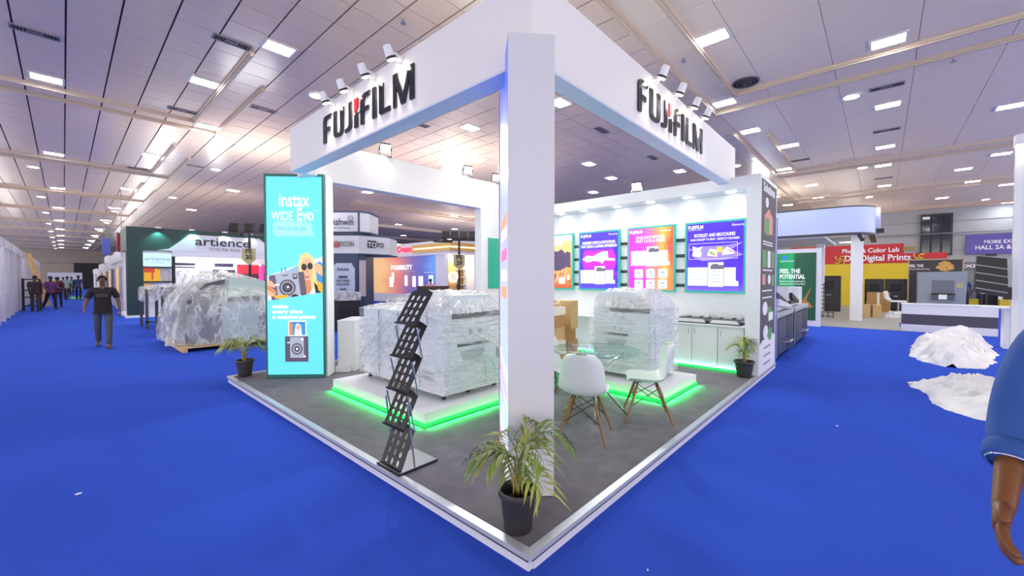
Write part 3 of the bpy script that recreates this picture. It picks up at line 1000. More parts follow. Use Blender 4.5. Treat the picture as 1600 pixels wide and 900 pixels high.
# orange dog-eared poster half behind the pillar
t, a = poster(3.72, 4.68, 'orange and plum backlit poster half hidden by the pillar')
a.back(t, gradient('poster_orange', [(0, '#a8482a'), (.2, '#e07a2e'), (.6, '#f2a868'), (.88, '#f4a070'), (.93, '#fbe8dc'), (1, '#ffffff')], 'Y', .9), 'backlit_print')
plum = lit('poster_plum', '#5c4a70', .8)
a.poly([(.1, .46), (.25, .36), (.6, .32), (.85, .40), (.97, .38), (.97, .66), (.86, .70), (.8, .66), (.7, .74), (.55, .70), (.4, .72), (.2, .64)], plum)
for k in range(9):
    x = .35 + .07 * k
    a.ell(x, .16 + .09 * ((k * 7) % 4) / 3, .06, .05, (orn, rd, lit('poster_rust', '#b5502c', .8))[k % 3], 9)
for k in range(6):
    a.line(.5 + .07 * k, .1, .6 + .06 * k, .34, .02, (lit('poster_cream', '#f6d8b8', .9), orn)[k % 2])
a.rect(.60, .08, .80, .2, WI).ell(.9, .2, .06, .06, lit('poster_cream', '#f6d8b8', .9), 9)
a.done(t, 'print_shapes')
a.text('LABELS DETAILS', .42, .82, .09, WI, t, w=.6, bold=.005)
# rear panel with teal board
rp = thing('rear_panel', 'white rear wall panel carrying a plain teal board', 'panel', (4.55, 5.2, ZP))
obj('panel', MB().box((0, 0, 0), (1.05, .2, ZB - ZP - .013)), DWW, rp)
obj('side_lip', MB().box((-.02, -.05, 0), (.1, 0, ZB - ZP - .013)), DWW, rp)
obj('teal_board', MB().box((.22, -.025, 1.32), (1.04, 0, 2.47)), mat('teal_board', '#1fb596', .4), rp, label='plain teal board')

# ---- camera advert lightbox at 45 degrees and the low white counter behind it
LBM = mat('lightbox_white_side', '#e6eae8', .45)
lb = thing('advert_lightbox', 'tall cyan backlit advert tower showing an instant camera', 'lightbox', (.394, 5.666, ZP), -pi / 4)
LW, LD, LH = .905, .30, 3.165
obj('body', MB().box((0, .02, 0), (LW + .02, LD, LH)), LBM, lb)
gfm = mat('dark_green_lightbox_frame', '#1d6f66', .4)
obj('frame', MB().box((0, -.02, 0), (.03, .02, LH)).box((LW - .03, -.02, 0), (LW, .02, LH)).box((.03, -.02, 0), (LW - .03, .02, .05)).box((.03, -.02, LH - .04), (LW - .03, .02, LH)), gfm, lb)
a = Art(WM[lb.name] @ V3(.03, -.012, .05), PU, (0, 0, 1), LW - .06, LH - .09)
CY = lit('advert_cyan', '#62d8f6', 1.0)
a.back(lb, CY, 'backlit_print')
w_ = lit('advert_white', '#f2fbff', 1.0)
sk, skd = lit('advert_skin', '#f2b48c', .9), lit('advert_skin_shade', '#d98a60', .85)
blond, blk, navy, yel, wal = lit('advert_blond', '#f3d28a', .9), lit('advert_black', '#1f1a24', .5), lit('advert_blue', '#2b8fd6', .9), lit('advert_yellow', '#f2b21e', .9), lit('advert_wall', '#dfe2f2', .92)
camb, camg, cam2 = lit('advert_camera_grey', '#a9b2c6', .85), lit('advert_camera_dark', '#62566a', .7), lit('advert_lens', '#3a3440', .6)
# photo zone
a.poly([(0, .375), (1, .42), (1, .60), (0, .50)], wal)
a.poly([(.18, .50), (.6, .56), (.6, .5), (.2, .46)], lit('advert_building', '#8fb8d8', .85)).rect(.25, .50, .27, .54, navy).rect(.32, .51, .34, .545, navy)
a.poly([(.86, .56), (.95, .575), (1, .56), (1, .44), (.82, .42)], navy)
# woman: hair, face, neck, shirt, jacket, hand, sunglasses
a.poly([(.56, .56), (.6, .605), (.72, .62), (.82, .60), (.87, .55), (.9, .46), (.86, .42), (.6, .42), (.58, .5)], blond)
a.poly([(.62, .56), (.66, .59), (.76, .59), (.81, .55), (.80, .50), (.74, .465), (.69, .465), (.635, .50)], sk)
a.poly([(.68, .48), (.78, .48), (.8, .43), (.74, .40), (.67, .43)], skd)
a.poly([(.60, .44), (.67, .44), (.74, .40), (.82, .44), (.88, .42), (.9, .38), (.6, .38)], w_)
a.poly([(.84, .47), (.97, .43), (1, .41), (1, .38), (.88, .385), (.86, .43)], blk)
a.poly([(.88, .48), (1, .46), (1, .41), (.92, .43)], yel)
a.poly([(.84, .55), (.92, .565), (1, .55), (1, .50), (.92, .51), (.86, .53)], sk)
a.ell(.665, .545, .05, .018, blk, 14).ell(.775, .55, .05, .018, blk, 14).rect(.70, .545, .74, .549, blk)
a.poly([(.67, .505), (.71, .497), (.77, .507), (.75, .492), (.70, .487)], lit('advert_lips', '#c23a48', .8)).poly([(.685, .503), (.715, .498), (.755, .505), (.73, .497)], w_)
a.poly([(.715, .535), (.735, .535), (.735, .515), (.71, .515)], skd)
# camera held in front, tilted
def rotp(pts, cx, cy, ang, k):
    c, s = cos(ang), sin(ang)
    return [(cx + (x * c - y * s), cy + (x * s + y * c) * k) for x, y in pts]
KR = a.w / a.h
def cp(pts, m):
    a.poly(rotp(pts, .36, .452, radians(7), KR), m)
cp(rrect(-.31, -.25, .33, .22, .03), camg)
cp(rrect(-.19, -.235, .22, .245, .03), camb)
cp(rrect(.12, .1, .2, .2, .02), cam2); cp(ellipse(.16, .16, .028, .028, 12), camb); cp(ellipse(.16, .06, .028, .028, 12), camb)
cp(ellipse(0, -.04, .15, .15, 26), camg); cp(ellipse(0, -.04, .115, .115, 24), camb); cp(ellipse(0, -.04, .095, .095, 24), cam2); cp(ellipse(0, -.04, .05, .05, 18), camg); cp(ellipse(.01, -.03, .02, .02, 12), w_)
cp(rrect(-.24, .02, -.13, .05, .012), w_); cp(rrect(-.06, .18, .04, .2, .005), camg); cp(ellipse(.2, -.22, .02, .02, 10), w_)
# hand
a.poly([(0, .475), (.08, .475), (.15, .452), (.14, .44), (.07, .445), (0, .455)], sk)
a.poly([(0, .455), (.12, .435), (.17, .418), (.15, .405), (.05, .42), (0, .43)], skd)
a.poly([(0, .43), (.14, .41), (.14, .396), (.03, .40), (0, .41)], sk)
a.poly([(.1, .402), (.38, .405), (.34, .39), (.16, .385)], yel).poly([(.42, .40), (.5, .41), (.62, .395), (.62, .388), (.46, .39)], blk)
# lower half
a.poly([(0, 0), (1, 0), (1, .418), (0, .374)], CY)
# speech bubble
bub = lit('advert_bubble', '#9df0ff', .95)
a.round(.12, .70, .82, .775, .08, bub).poly([(.74, .71), (.86, .695), (.82, .74)], bub)
# small camera with printed picture
a.rect(.37, .195, .70, .275, w_).rect(.39, .20, .68, .268, navy).poly([(.39, .20), (.45, .20), (.45, .26), (.39, .268)], skd).poly([(.48, .20), (.62, .20), (.6, .25), (.54, .262), (.5, .25)], wal).ell(.55, .238, .035, .014, sk, 12)
a.round(.31, .065, .73, .195, .02, camg).round(.40, .085, .65, .19, .025, camb).ell(.525, .13, .1, .03, camg, 22).ell(.525, .13, .075, .022, camb, 20).ell(.525, .13, .05, .015, cam2, 18).ell(.525, .13, .022, .007, w_, 10)
a.rect(.35, .16, .40, .165, w_).ell(.62, .178, .022, .007, w_, 10).ell(.66, .092, .02, .006, w_, 10)
a.line(.14, .063, .9, .063, .006, lit('advert_shadow_line', '#46c6e6', .9))
a.done(lb, 'print_shapes')
a.text('instax', .5, .85, .30, w_, lb, w=.55, bold=.005)
a.text('WIDE', .29, .78, .20, w_, lb, w=.38, bold=.003)
a.text('Evo', .70, .78, .27, w_, lb, w=.30, bold=.006)
a.text('TM', .89, .825, .04, w_, lb)
a.text("don't just take, give.", .47, .731, .09, lit('advert_teal_ink', '#3aaed0', .8), lb, w=.52)
for k, s in enumerate(('make', 'every shot', 'a masterpiece')):
    a.text(s, .09, .337 - .0265 * k, .088, w_, lb, w=(.29, .55, .78)[k], bold=.004, align='LEFT')
t = thing('low_counter', 'low white counter box standing behind the cyan advert tower', 'counter', (1.24, 5.18, ZP), -pi / 4)
obj('body', MB().box((0, .14, 0), (.28, .85, .83)), LBM, t)
obj('top', MB().box((-.005, .135, .83), (.285, .855, .85)), OFFW, t)
obj('plinth', MB().box((-.01, .06, 0), (.22, .14, .09)), LBM, t)

# ---- podiums with green light strips
def podium(x0, y0, x1, y1, label):
    t = thing('podium', label, 'podium', (x0, y0, ZP), 0, 'white podiums with green light strips')
    w, d = x1 - x0, y1 - y0
    obj('deck', MB().bbox((0, 0, .045), (w, d, .15), .006), OFFW, t)
    obj('plinth', MB().box((.04, .04, 0), (w - .04, d - .04, .045)), GREYW, t)
    obj('light_strip', MB().tube([(.0, d, .022), (0, 0, .022), (w, 0, .022), (w, d, .022)], .017, 8), GREENLED, t)
    for a_, b_, s_ in (((0, d / 2, .02), pi, d), ((w / 2, 0, .02), -pi / 2, w)):
        l = bpy.data.lights.new('strip', 'AREA')
        l.shape, l.size, l.size_y, l.energy, l.color = 'RECTANGLE', .03, s_, 3.2 * s_, (.02, 1, .14)
        lo = bpy.data.objects.new('strip_lamp', l)
        COL.objects.link(lo)
        lo.parent = t
        lo.location = Vector(a_) + V3(cos(b_), sin(b_), 0) * .03
        lo.rotation_euler = Matrix.Rotation(b_, 3, 'Z').to_4x4().to_euler() if False else (0, radians(-60), b_)
    return t
podium(.775, 2.06, 2.55, 4.2, 'white podium with green strip under the wrapped left-hand printer')
podium(3.25, .56, 4.47, 2.0, 'white podium with green strip under the wrapped right-hand printer')

PRM = mat('printer_white', '#d2dae2', .4)
PRG = mat('printer_grey', '#a4abb2', .4)
LINEM = mat('printer_gap', '#6d747c', .6)
WRAP = film('stretch_wrap', '#ffffff', .10, .6, (.6, .6, 7), .5, .8, .18, 3.0)
WRAP2 = film('loose_wrap', '#ffffff', .28, .65, (6, 6, 6), .3, .8, .2, 2.0)
def wrap_mesh(x0, y0, z0, x1, y1, z1, amp, n=10, seed=0, top=True, sag=.0):
    """a film skin around a box: gridded sides and top pushed about by noise"""
    mb = MB()
    def grid(P, nu, nv):
        o = len(mb.v)
        for j in range(nv + 1):
            for i in range(nu + 1):
                p, nr = P(i / nu, j / nv)
                k = noise.noise(V3(p.x * 6 + seed, p.y * 6, p.z * 5)) + .6 * noise.noise(V3(p.x * 15, p.y * 15 + seed, p.z * 13))
                mb.v.append(p + nr * (amp * (.6 + k)))
        for j in range(nv):
            for i in range(nu):
                mb.f.append((o + j * (nu + 1) + i, o + j * (nu + 1) + i + 1, o + (j + 1) * (nu + 1) + i + 1, o + (j + 1) * (nu + 1) + i))
                mb.m.append(0)
    sx, sy, sz = x1 - x0, y1 - y0, z1 - z0
    N = lambda L: max(3, int(L * n))
    grid(lambda u, v: (V3(x0 + u * sx, y0, z0 + v * sz), V3(0, -1, 0)), N(sx), N(sz))
    grid(lambda u, v: (V3(x1 - u * sx, y1, z0 + v * sz), V3(0, 1, 0)), N(sx), N(sz))
    grid(lambda u, v: (V3(x0, y1 - u * sy, z0 + v * sz), V3(-1, 0, 0)), N(sy), N(sz))
    grid(lambda u, v: (V3(x1, y0 + u * sy, z0 + v * sz), V3(1, 0, 0)), N(sy), N(sz))
    if top:
        grid(lambda u, v: (V3(x0 + u * sx, y0 + v * sy, z1), V3(0, 0, 1)), N(sx), N(sy))
    return mb
def caster(t, x, y, z=.0):
    c = obj('caster', MB().box((x - .02, y - .02, z + .04), (x + .02, y + .02, z + .06)), MGREY, t)
    obj('wheel', MB().cyl((x - .016, y, z + .025), (x + .016, y, z + .025), .025, n=12), BLACK, c)

# left printer, local origin at its front-left-bottom on the podium: x along +X (0.92), y back (1.85)
p = thing('production_printer', 'white production printer wrapped in clear film on the left podium', 'printer', (1.15, 2.22, ZP + .15))
obj('body', MB().bbox((.0, 0, .065), (.95, .92, .99), .02), PRM, p)
obj('feeder_unit', MB().bbox((.02, .94, .065), (.93, 1.86, .985), .015), PRM, p)
obj('scanner_lid', MB().prism([(.02, .99), (.93, .99), (.90, 1.09), (.78, 1.20), (.18, 1.20), (.05, 1.07)], (0, .05, 0), (1, 0, 0), (0, 0, 1), (0, .78, 0)), PRM, p)
obj('control_panel', MB().box((.12, -.012, .93), (.92, .01, .99)), DGREY, p)
obj('front_door', MB().bbox((.06, -.012, .08), (.62, 0, .36), .004), PRM, p)
obj('front_door', MB().bbox((.06, -.012, .40), (.90, 0, .90), .004), PRM, p)
obj('side_panel', MB().bbox((.65, -.012, .08), (.92, 0, .37), .004), PRM, p)
obj('tray_slot', MB().box((.19, -.02, .60), (.69, -.011, .635)), DGREY, p)
obj('output_tray', MB().prism([(.24, .55), (.62, .55), (.58, .42), (.28, .42)], (0, -.018, 0), (1, 0, 0), (0, 0, 1), (0, .006, 0)), PRG, p)
for x, z in ((.40, .76), (.55, .77), (.36, .43), (.52, .42)):
    obj('round_sticker', MB().lathe([(.035, 0), (.035, .006), (.025, .008), (0, .008)], (x, -.012, z), 16, ax=Matrix.Rotation(pi / 2, 3, 'X')), PRG, p)
for x, z in ((.83, .47), (.86, .45)):
    obj('label_plate', MB().box((x, -.016, z - .06), (x + .015, -.011, z + .06)), LINEM, p)
for y in (.46, .935, 1.4):
    obj('panel_gap', MB().box((-.006, y - .004, .08), (.002, y + .004, .97)), LINEM, p)
obj('side_vent', MB().box((-.004, .18, .2), (.001, .6, .24)).box((-.004, .18, .28), (.001, .5, .3)), PRG, p)
for x, y in ((.06, .08), (.45, .1), (.9, .1), (.06, .85), (.06, 1.75), (.9, 1.75)):
    caster(p, x, y, .0)
w = obj('stretch_wrap', wrap_mesh(-.025, -.03, .07, .975, 1.885, .99, .012, 16, 3, top=False), WRAP, p, smooth=True, label='clear stretch film wound round the printer')
mb = MB()
def lump(x0, y0, x1, y1, z, h, nx, ny, seed, amp=.03):
    mb = MB()
    for j in range(ny + 1):
        for i in range(nx + 1):
            u, v = i / nx, j / ny
            e = min(1, 5 * min(u, 1 - u)) * min(1, 5 * min(v, 1 - v))
            x, y = x0 + (x1 - x0) * u, y0 + (y1 - y0) * v
            k = noise.noise(V3(x * 7, y * 7, seed)) * .6 + noise.noise(V3(x * 17, y * 17, seed + 5)) * .4 + .4 * abs(noise.noise(V3(x * 30, y * 30, seed)))
            mb.v.append(V3(x, y, z + h * sqrt(max(0, e)) + amp * k))
    for j in range(ny):
        for i in range(nx):
            mb.f.append((j * (nx + 1) + i, j * (nx + 1) + i + 1, (j + 1) * (nx + 1) + i + 1, (j + 1) * (nx + 1) + i))
            mb.m.append(0)
    return mb
obj('loose_wrap', lump(-.03, -.02, .97, .95, .99, .25, 40, 40, 1), WRAP2, p, smooth=True, label='crumpled clear film over the top')
obj('loose_wrap', lump(-.03, .92, .97, 1.89, .985, .06, 34, 34, 4, .02), WRAP2, p, smooth=True, label='crumpled clear film over the rear unit')
rib = MB()
rib.tube([(-.05, .95, .97), (-.055, 1.2, .80), (-.05, 1.6, .5), (-.04, 1.86, .30)], .008)
rib.tube([(-.05, .6, .98), (-.06, .85, .85), (-.055, 1.1, .6), (-.05, 1.5, .36)], .006)
for q in range(7):
    y0_ = .15 + .22 * q
    rib.tube([(-.045, y0_, .98 - .02 * q), (-.05, y0_ + .18, .80 - .05 * (q % 3)), (-.045, min(1.86, y0_ + .5), .45 - .05 * (q % 2)), (-.04, min(1.87, y0_ + .75), .2)], .003, 5)
    rib.tube([(-.045, y0_ * .9, .12 + .1 * (q % 4)), (-.05, y0_ * .9 + .3, .3 + .1 * (q % 3)), (-.045, min(1.86, y0_ + .6), .36 + .08 * q)], .0025, 5)
for q in range(4):
    rib.tube([(.05 + .1 * q, -.045, .92), (.3 + .1 * q, -.05, .7 - .1 * (q % 2)), (.62 + .08 * q, -.045, .5 - .12 * q)], .0028, 5)
rib.tube([(-.05, .05, .9), (-.06, .4, .97), (-.05, .9, 1.0)], .007)
obj('twisted_film', rib, mat('film_rope', '#dfe6ee', .3), p, smooth=True, label='twisted ropes of film')

# right printer: front looks to -X
p = thing('production_printer', 'white production printer wrapped in film on the right podium behind the table', 'printer', (3.53, .82, ZP + .15))
obj('body', MB().bbox((0, 0, .06), (.78, .90, .98), .02), PRM, p)
obj('scanner_lid', MB().prism([(.0, .98), (.9, .98), (.86, 1.06), (.6, 1.21), (.12, 1.21), (.02, 1.12)], (.02, .9, 0), (0, -1, 0), (0, 0, 1), (.7, 0, 0)), PRM, p)
obj('control_panel', MB().box((-.015, .04, .93), (.0, .62, .99)), DGREY, p)
obj('front_door', MB().bbox((-.012, .06, .40), (0, .84, .92), .003), PRM, p)
obj('drawer', MB().bbox((-.012, .06, .09), (0, .40, .37), .003), PRM, p)
obj('drawer', MB().bbox((-.012, .42, .09), (0, .84, .37), .003), PRM, p)
obj('tray_slot', MB().box((-.02, .34, .60), (-.011, .72, .63)), DGREY, p)
obj('output_tray', MB().prism([(.36, .55), (.68, .55), (.64, .47), (.40, .47)], (-.016, 0, 0), (0, 1, 0), (0, 0, 1), (.005, 0, 0)), PRG, p)
for y, z in ((.42, .85), (.55, .70), (.44, .70)):
    obj('round_sticker', MB().lathe([(.03, 0), (.03, .006), (.02, .008), (0, .008)], (-.012, y, z), 16, ax=Matrix.Rotation(-pi / 2, 3, 'Y')), PRG, p)
obj('side_cover', MB().bbox((.08, -.012, .1), (.74, 0, .93), .003), PRM, p)
for x, z in ((.3, .75), (.45, .72), (.55, .6), (.3, .5)):
    obj('label_plate', MB().box((x, -.016, z), (x + .06, -.011, z + .03)), PRG, p)
for x, y in ((.06, .08), (.7, .08), (.06, .82), (.7, .82)):
    caster(p, x, y, 0)
obj('stretch_wrap', wrap_mesh(-.03, -.035, .07, .80, .925, .985, .012, 16, 9, top=False), film('stretch_wrap_two', '#fbffff', .10, .55, (.7, .6, 7), .35, .8, .18, 3.0), p, smooth=True, label='clear stretch film wound round the printer')
obj('loose_wrap', lump(-.03, -.03, .80, .92, .98, .27, 38, 38, 7), WRAP2, p, smooth=True, label='crumpled clear film over the top')

# ================================================================== THINGS IN THE BOOTH
# ---- moulded chairs
SHELL = mat('chair_shell_white', '#dfe6e2', .38)
def chair_shell():
    prof = [(.215, .415), (.20, .437), (.13, .440), (.03, .428), (-.07, .425), (-.14, .44), (-.185, .49), (-.21, .57), (-.235, .67), (-.26, .76), (-.275, .82), (-.278, .835)]
    half = [.17, .205, .228, .235, .237, .236, .232, .226, .215, .195, .155, .10]
    n = 14
    mb = MB()
    for (y, z), w in zip(prof, half):
        back = max(0, min(1, (z - .43) / .2))
        for i in range(n + 1):
            s = -1 + 2 * i / n
            e = abs(s) ** 2.6
            mb.v.append(V3(s * w, y + e * .085 * back, z + e * .045 * (1 - back) - .02 * (1 - s * s) * (1 - back)))
    for k in range(len(prof) - 1):
        for i in range(n):
            mb.f.append((k * (n + 1) + i, k * (n + 1) + i + 1, (k + 1) * (n + 1) + i + 1, (k + 1) * (n + 1) + i))
            mb.m.append(0)
    return mb
def make_chair(loc, rz, label):
    t = thing('dining_chair', label, 'chair', loc, rz, 'white moulded chairs at the glass table')
    sh = obj('seat_shell', chair_shell(), SHELL, t, smooth=True)
    m = sh.modifiers.new('thick', 'SOLIDIFY')
    m.thickness, m.offset = .012, 0
    m = sh.modifiers.new('round', 'SUBSURF')
    m.levels = m.render_levels = 1
    top, bot = [], []
    for sx, sy in ((-1, 1), (1, 1), (-1, -1), (1, -1)):
        a, b = V3(sx * .10, .01 + sy * .10, .405), V3(sx * .235, .0 + sy * .24, 0)
        top.append(a); bot.append(b)
        l = obj('leg', MB().cyl(b, a.lerp(b, .08), .011, .017, 10), WOODLEG, t, smooth='auto')
        obj('bracket', MB().cyl(a.lerp(b, .16), a + V3(0, 0, .012), .008, n=8), BLACK, l)
    br = MB()
    for i, j in ((0, 1), (2, 3), (0, 2), (1, 3)):
        br.cyl(top[i].lerp(bot[i], .12), top[j].lerp(bot[j], .60), .0045, n=6)
        br.cyl(top[j].lerp(bot[j], .12), top[i].lerp(bot[i], .60), .0045, n=6)
    br.cyl(top[0], top[3], .005, n=6).cyl(top[1], top[2], .005, n=6)
    obj('cross_brace', br, BLACK, t)
    return t
ch = make_chair((1.74, .74, ZP), atan2(.37, .93) - pi / 2, 'white moulded chair seen from behind, in front of the glass table')
dup(ch, (2.65, .50, ZP), atan2(.85, -.5) - pi / 2, 'white moulded chair seen from the side, right of the glass table')
dup(ch, (2.42, 1.62, ZP), atan2(-1, -.25) - pi / 2, 'white moulded chair behind the glass table, half hidden by the pillar')

# ---- glass table
GLASS = bpy.data.materials.new('table_glass')
GLASS.use_nodes = True
_nt = GLASS.node_tree
_nt.nodes.remove(_nt.nodes['Principled BSDF'])
_t, _g, _m, _f = [_nt.nodes.new(x) for x in ('ShaderNodeBsdfTransparent', 'ShaderNodeBsdfGlossy', 'ShaderNodeMixShader', 'ShaderNodeLayerWeight')]
_t.inputs[0].default_value = (.86, .97, .93, 1)
_g.inputs['Roughness'].default_value = .02
_f.inputs[0].default_value = .08
for a_, b_ in ((_f.outputs[1], _m.inputs[0]), (_t.outputs[0], _m.inputs[1]), (_g.outputs[0], _m.inputs[2]), (_m.outputs[0], _nt.nodes['Material Output'].inputs[0])):
    _nt.links.new(a_, b_)
tb = thing('glass_table', 'round glass table on crossed steel legs among the white chairs', 'table', (2.38, 1.0, ZP))
obj('tabletop', MB().lathe([(.0, .722), (.49, .722), (.5, .726), (.5, .730), (.49, .734), (0, .734)], n=64), GLASS, tb, smooth='auto')
obj('glass_rim', MB().lathe([(.4985, .724), (.5015, .724), (.5015, .732), (.4985, .732), (.4985, .724)], n=64), mat('glass_edge', '#7fa698', .15), tb)
for k in range(4):
    an = radians(30 + 90 * k)
    obj('leg', MB().tube([(cos(an) * .36, sin(an) * .36, 0), (-cos(an) * .03 * 0 + cos(an + .3) * .02, sin(an + .3) * .02, .37), (-cos(an) * .31, -sin(an) * .31, .715)], .014, 10), STEEL, tb, smooth=True)
obj('hub', MB().lathe([(.0, .34), (.035, .35), (.04, .37), (.035, .39), (0, .40)], n=14), mat('hub_bronze', '#8a5a48', .4, metal=.4), tb, smooth=True)

# ---- things seen beyond the table
CARD = mat('cardboard', '#b98e58', .8, var=.12, scale=12)
CARD2 = mat('pale_cardboard', '#cfae7a', .8, var=.1, scale=12)
TAPE = mat('packing_film_white', '#e9e2d2', .3)
def carton(x, y, z, w, d, h, rz, m, label, strap=True):
    t = thing('cardboard_box', label, 'box', (x, y, z), rz, 'cartons piled behind the table')
    obj('carton', MB().bbox((-w / 2, -d / 2, 0), (w / 2, d / 2, h), .006), m, t)
    if strap:
        obj('tape', MB().box((-w / 2 - .002, -.03, .01), (w / 2 + .002, .03, h + .002)), TAPE, t)
    return t
bz = ZP
carton(3.42, 2.55, bz, .55, .5, .36, .1, CARD2, 'large pale carton at the bottom of the pile by the printer')
carton(3.99, 2.62, bz, .46, .5, .30, -.05, CARD, 'brown carton at the bottom right of the pile')
carton(3.40, 2.52, bz + .36, .5, .45, .22, -.1, TAPE, 'white film-wrapped carton second from the bottom')
carton(3.97, 2.6, bz + .30, .42, .42, .22, .2, CARD, 'brown taped carton leaning low against the printer')
carton(3.45, 2.56, bz + .58, .5, .44, .2, .05, CARD2, 'pale carton with yellow ends, middle of the pile')
carton(3.98, 2.62, bz + .52, .3, .4, .2, -.15, CARD, 'small brown carton beside the middle of the pile')
carton(3.42, 2.54, bz + .78, .44, .42, .19, -.05, CARD, 'brown carton third from the top')
carton(3.44, 2.55, bz + .97, .52, .46, .13, .08, TAPE, 'flat white wrapped carton next to the top')
carton(3.98, 2.6, bz + .72, .22, .5, .46, 0, CARD2, 'upright pale carton standing at the right of the pile')
carton(3.45, 2.6, bz + 1.10, .48, .4, .05, 0, CARD2, 'flat pale carton topmost on the pile')
t = thing('document_box', 'pale blue-white paper box on the floor behind the glass table', 'box', (3.13, 1.72, ZP))
obj('body', MB().bbox((-.0, -.1, 0), (.08, .12, .44), .004), mat('pale_blue_box', '#c9e6f2', .4), t)
obj('lid', MB().box((-.004, -.104, .44), (.084, .124, .452)), OFFW, t)
t = thing('teal_bag', 'small teal shopping bag beside the paper box behind the table', 'bag', (3.05, 1.98, ZP))
obj('bag_body', MB().prism([(-.10, 0), (.10, 0), (.13, .30), (-.13, .30)], (0, 0, 0), (Q, -Q, 0), (0, 0, 1), (.07, .07, 0)), mat('bag_teal', '#55c4b4', .5), t)
obj('handle', MB().tube([(-.05, .05, .30), (-.03, .03, .37), (.03, -.03, .37), (.05, -.05, .30)], .004), OFFW, t)
t = thing('paper_bag', 'crumpled white and orange paper bag behind the glass table', 'bag', (2.72, 2.18, ZP))
obj('bag_body', lump(-.16, -.13, .16, .13, .0, .3, 14, 12, 3, .02), mat('bag_orange_white', '#e8c2a0', .6, var=.3, scale=14), t, smooth=True)
t = thing('teal_crate', 'small teal crate left of the pillar on the white podium', 'crate', (2.36, 2.5, ZP + .15), -.6)
obj('crate_wall', MB().box((-.15, -.1, 0), (.15, .1, .22)), mat('crate_teal', '#1f8f74', .5), t)
obj('rim', MB().box((-.16, -.11, .22), (.16, .11, .24)), mat('crate_teal', '#1f8f74', .5), t)

# ---- zig-zag brochure rack
def plate(w, L, hole_rows, m, name, parent, M, top_arc=True):
    cu = bpy.data.curves.new('plate', 'CURVE')
    cu.dimensions, cu.fill_mode, cu.extrude = '2D', 'BOTH', .003
    def spl(pts):
        s = cu.splines.new('POLY')
        s.points.add(len(pts) - 1)
        s.use_cyclic_u = True
        for p, (x, y) in zip(s.points, pts):
            p.co = (x, y, 0, 1)
    out = [(0, 0), (w, 0), (w, L)]
    if top_arc:
        out += [(w * (1 - k / 8), L + .035 * sin(pi * k / 8)) for k in range(1, 8)]
    out += [(0, L)]
    spl(out)
    for r in range(4):
        for c in range(3):
            spl(list(reversed(ellipse(w * (.26 + .27 * c), L * (.15 + .22 * r),   .021, .027, 14))))
    for k in range(8):
        spl(list(reversed(ellipse(w - .022, L * (.08 + .11 * k), .006, .007, 8))))
    o = bpy.data.objects.new('plate', cu)
    me = o.to_mesh()
    mb = MB()
    mb.add([M @ v.co for v in me.vertices], [tuple(p.vertices) for p in me.polygons])
    o.to_mesh_clear()
    bpy.data.objects.remove(o)
    bpy.data.curves.remove(cu)
    return obj(name, mb, m, parent, world=True)
rk = thing('brochure_rack', 'black perforated zig-zag brochure rack standing on the booth edge', 'rack', (.03, 1.36, ZP))
RB = mat('rack_black_metal', '#1c191c', .4, metal=.4)
lows = [(.045, .112), (.075, .435), (.11, .725), (.15, .995), (.195, 1.268)]
ups = [(.172, .412), (.208, .69), (.25, .992), (.30, 1.255), (.362, 1.53)]
for (xl, zl), (xu, zu) in zip(lows, ups):
    dvec = V3(xu - xl, 0, zu - zl)
    L = dvec.length
    vv = dvec / L
    uu = V3(0, 1, 0)
    M = Matrix.Translation((xl, 1.36, zl)) @ Matrix((uu, vv, uu.cross(vv))).transposed().to_4x4()
    sh = plate(.30, L, 4, RB, 'shelf', rk, M)
    lip = MB().box((xl - .012, 1.36, zl - .002), (xl + .002, 1.66, zl + .004)).box((xl - .014, 1.36, zl - .002), (xl - .010, 1.66, zl + .014))
    obj('lip', lip, RB, sh, world=True)
for y in (1.352, 1.668):
    for k in range(5):
        b_ = lows[k + 1] if k < 4 else None
        if k < 3:
            a_, b_ = V3(lows[k + 2][0], y, lows[k + 2][1] - .02), V3(ups[k][0], y, ups[k][1])
            obj('strut', MB().box((-.0, 0, 0), (0, 0, 0)) if False else MB().cyl(a_, b_, .007, n=8), STEEL, rk, world=True)
    obj('strut', MB().cyl((.10, y, .66), (.17, y, .115), .007, n=8), STEEL, rk, world=True)
    obj('strut', MB().cyl((.29, y, 1.40), (.30, y, 1.255), .007, n=8), STEEL, rk, world=True)
obj('base_plate', MB().bbox((.025, 1.35, ZP), (.39, 1.67, ZP + .018), .004), mat('rack_base_silver', '#a9a9ae', .35, metal=.6), rk, world=True)
obj('base_edge', MB().box((.02, 1.344, ZP), (.395, 1.35, ZP + .016)).box((.015, 1.344, ZP), (.025, 1.675, ZP + .016)), BLACK, rk, world=True)

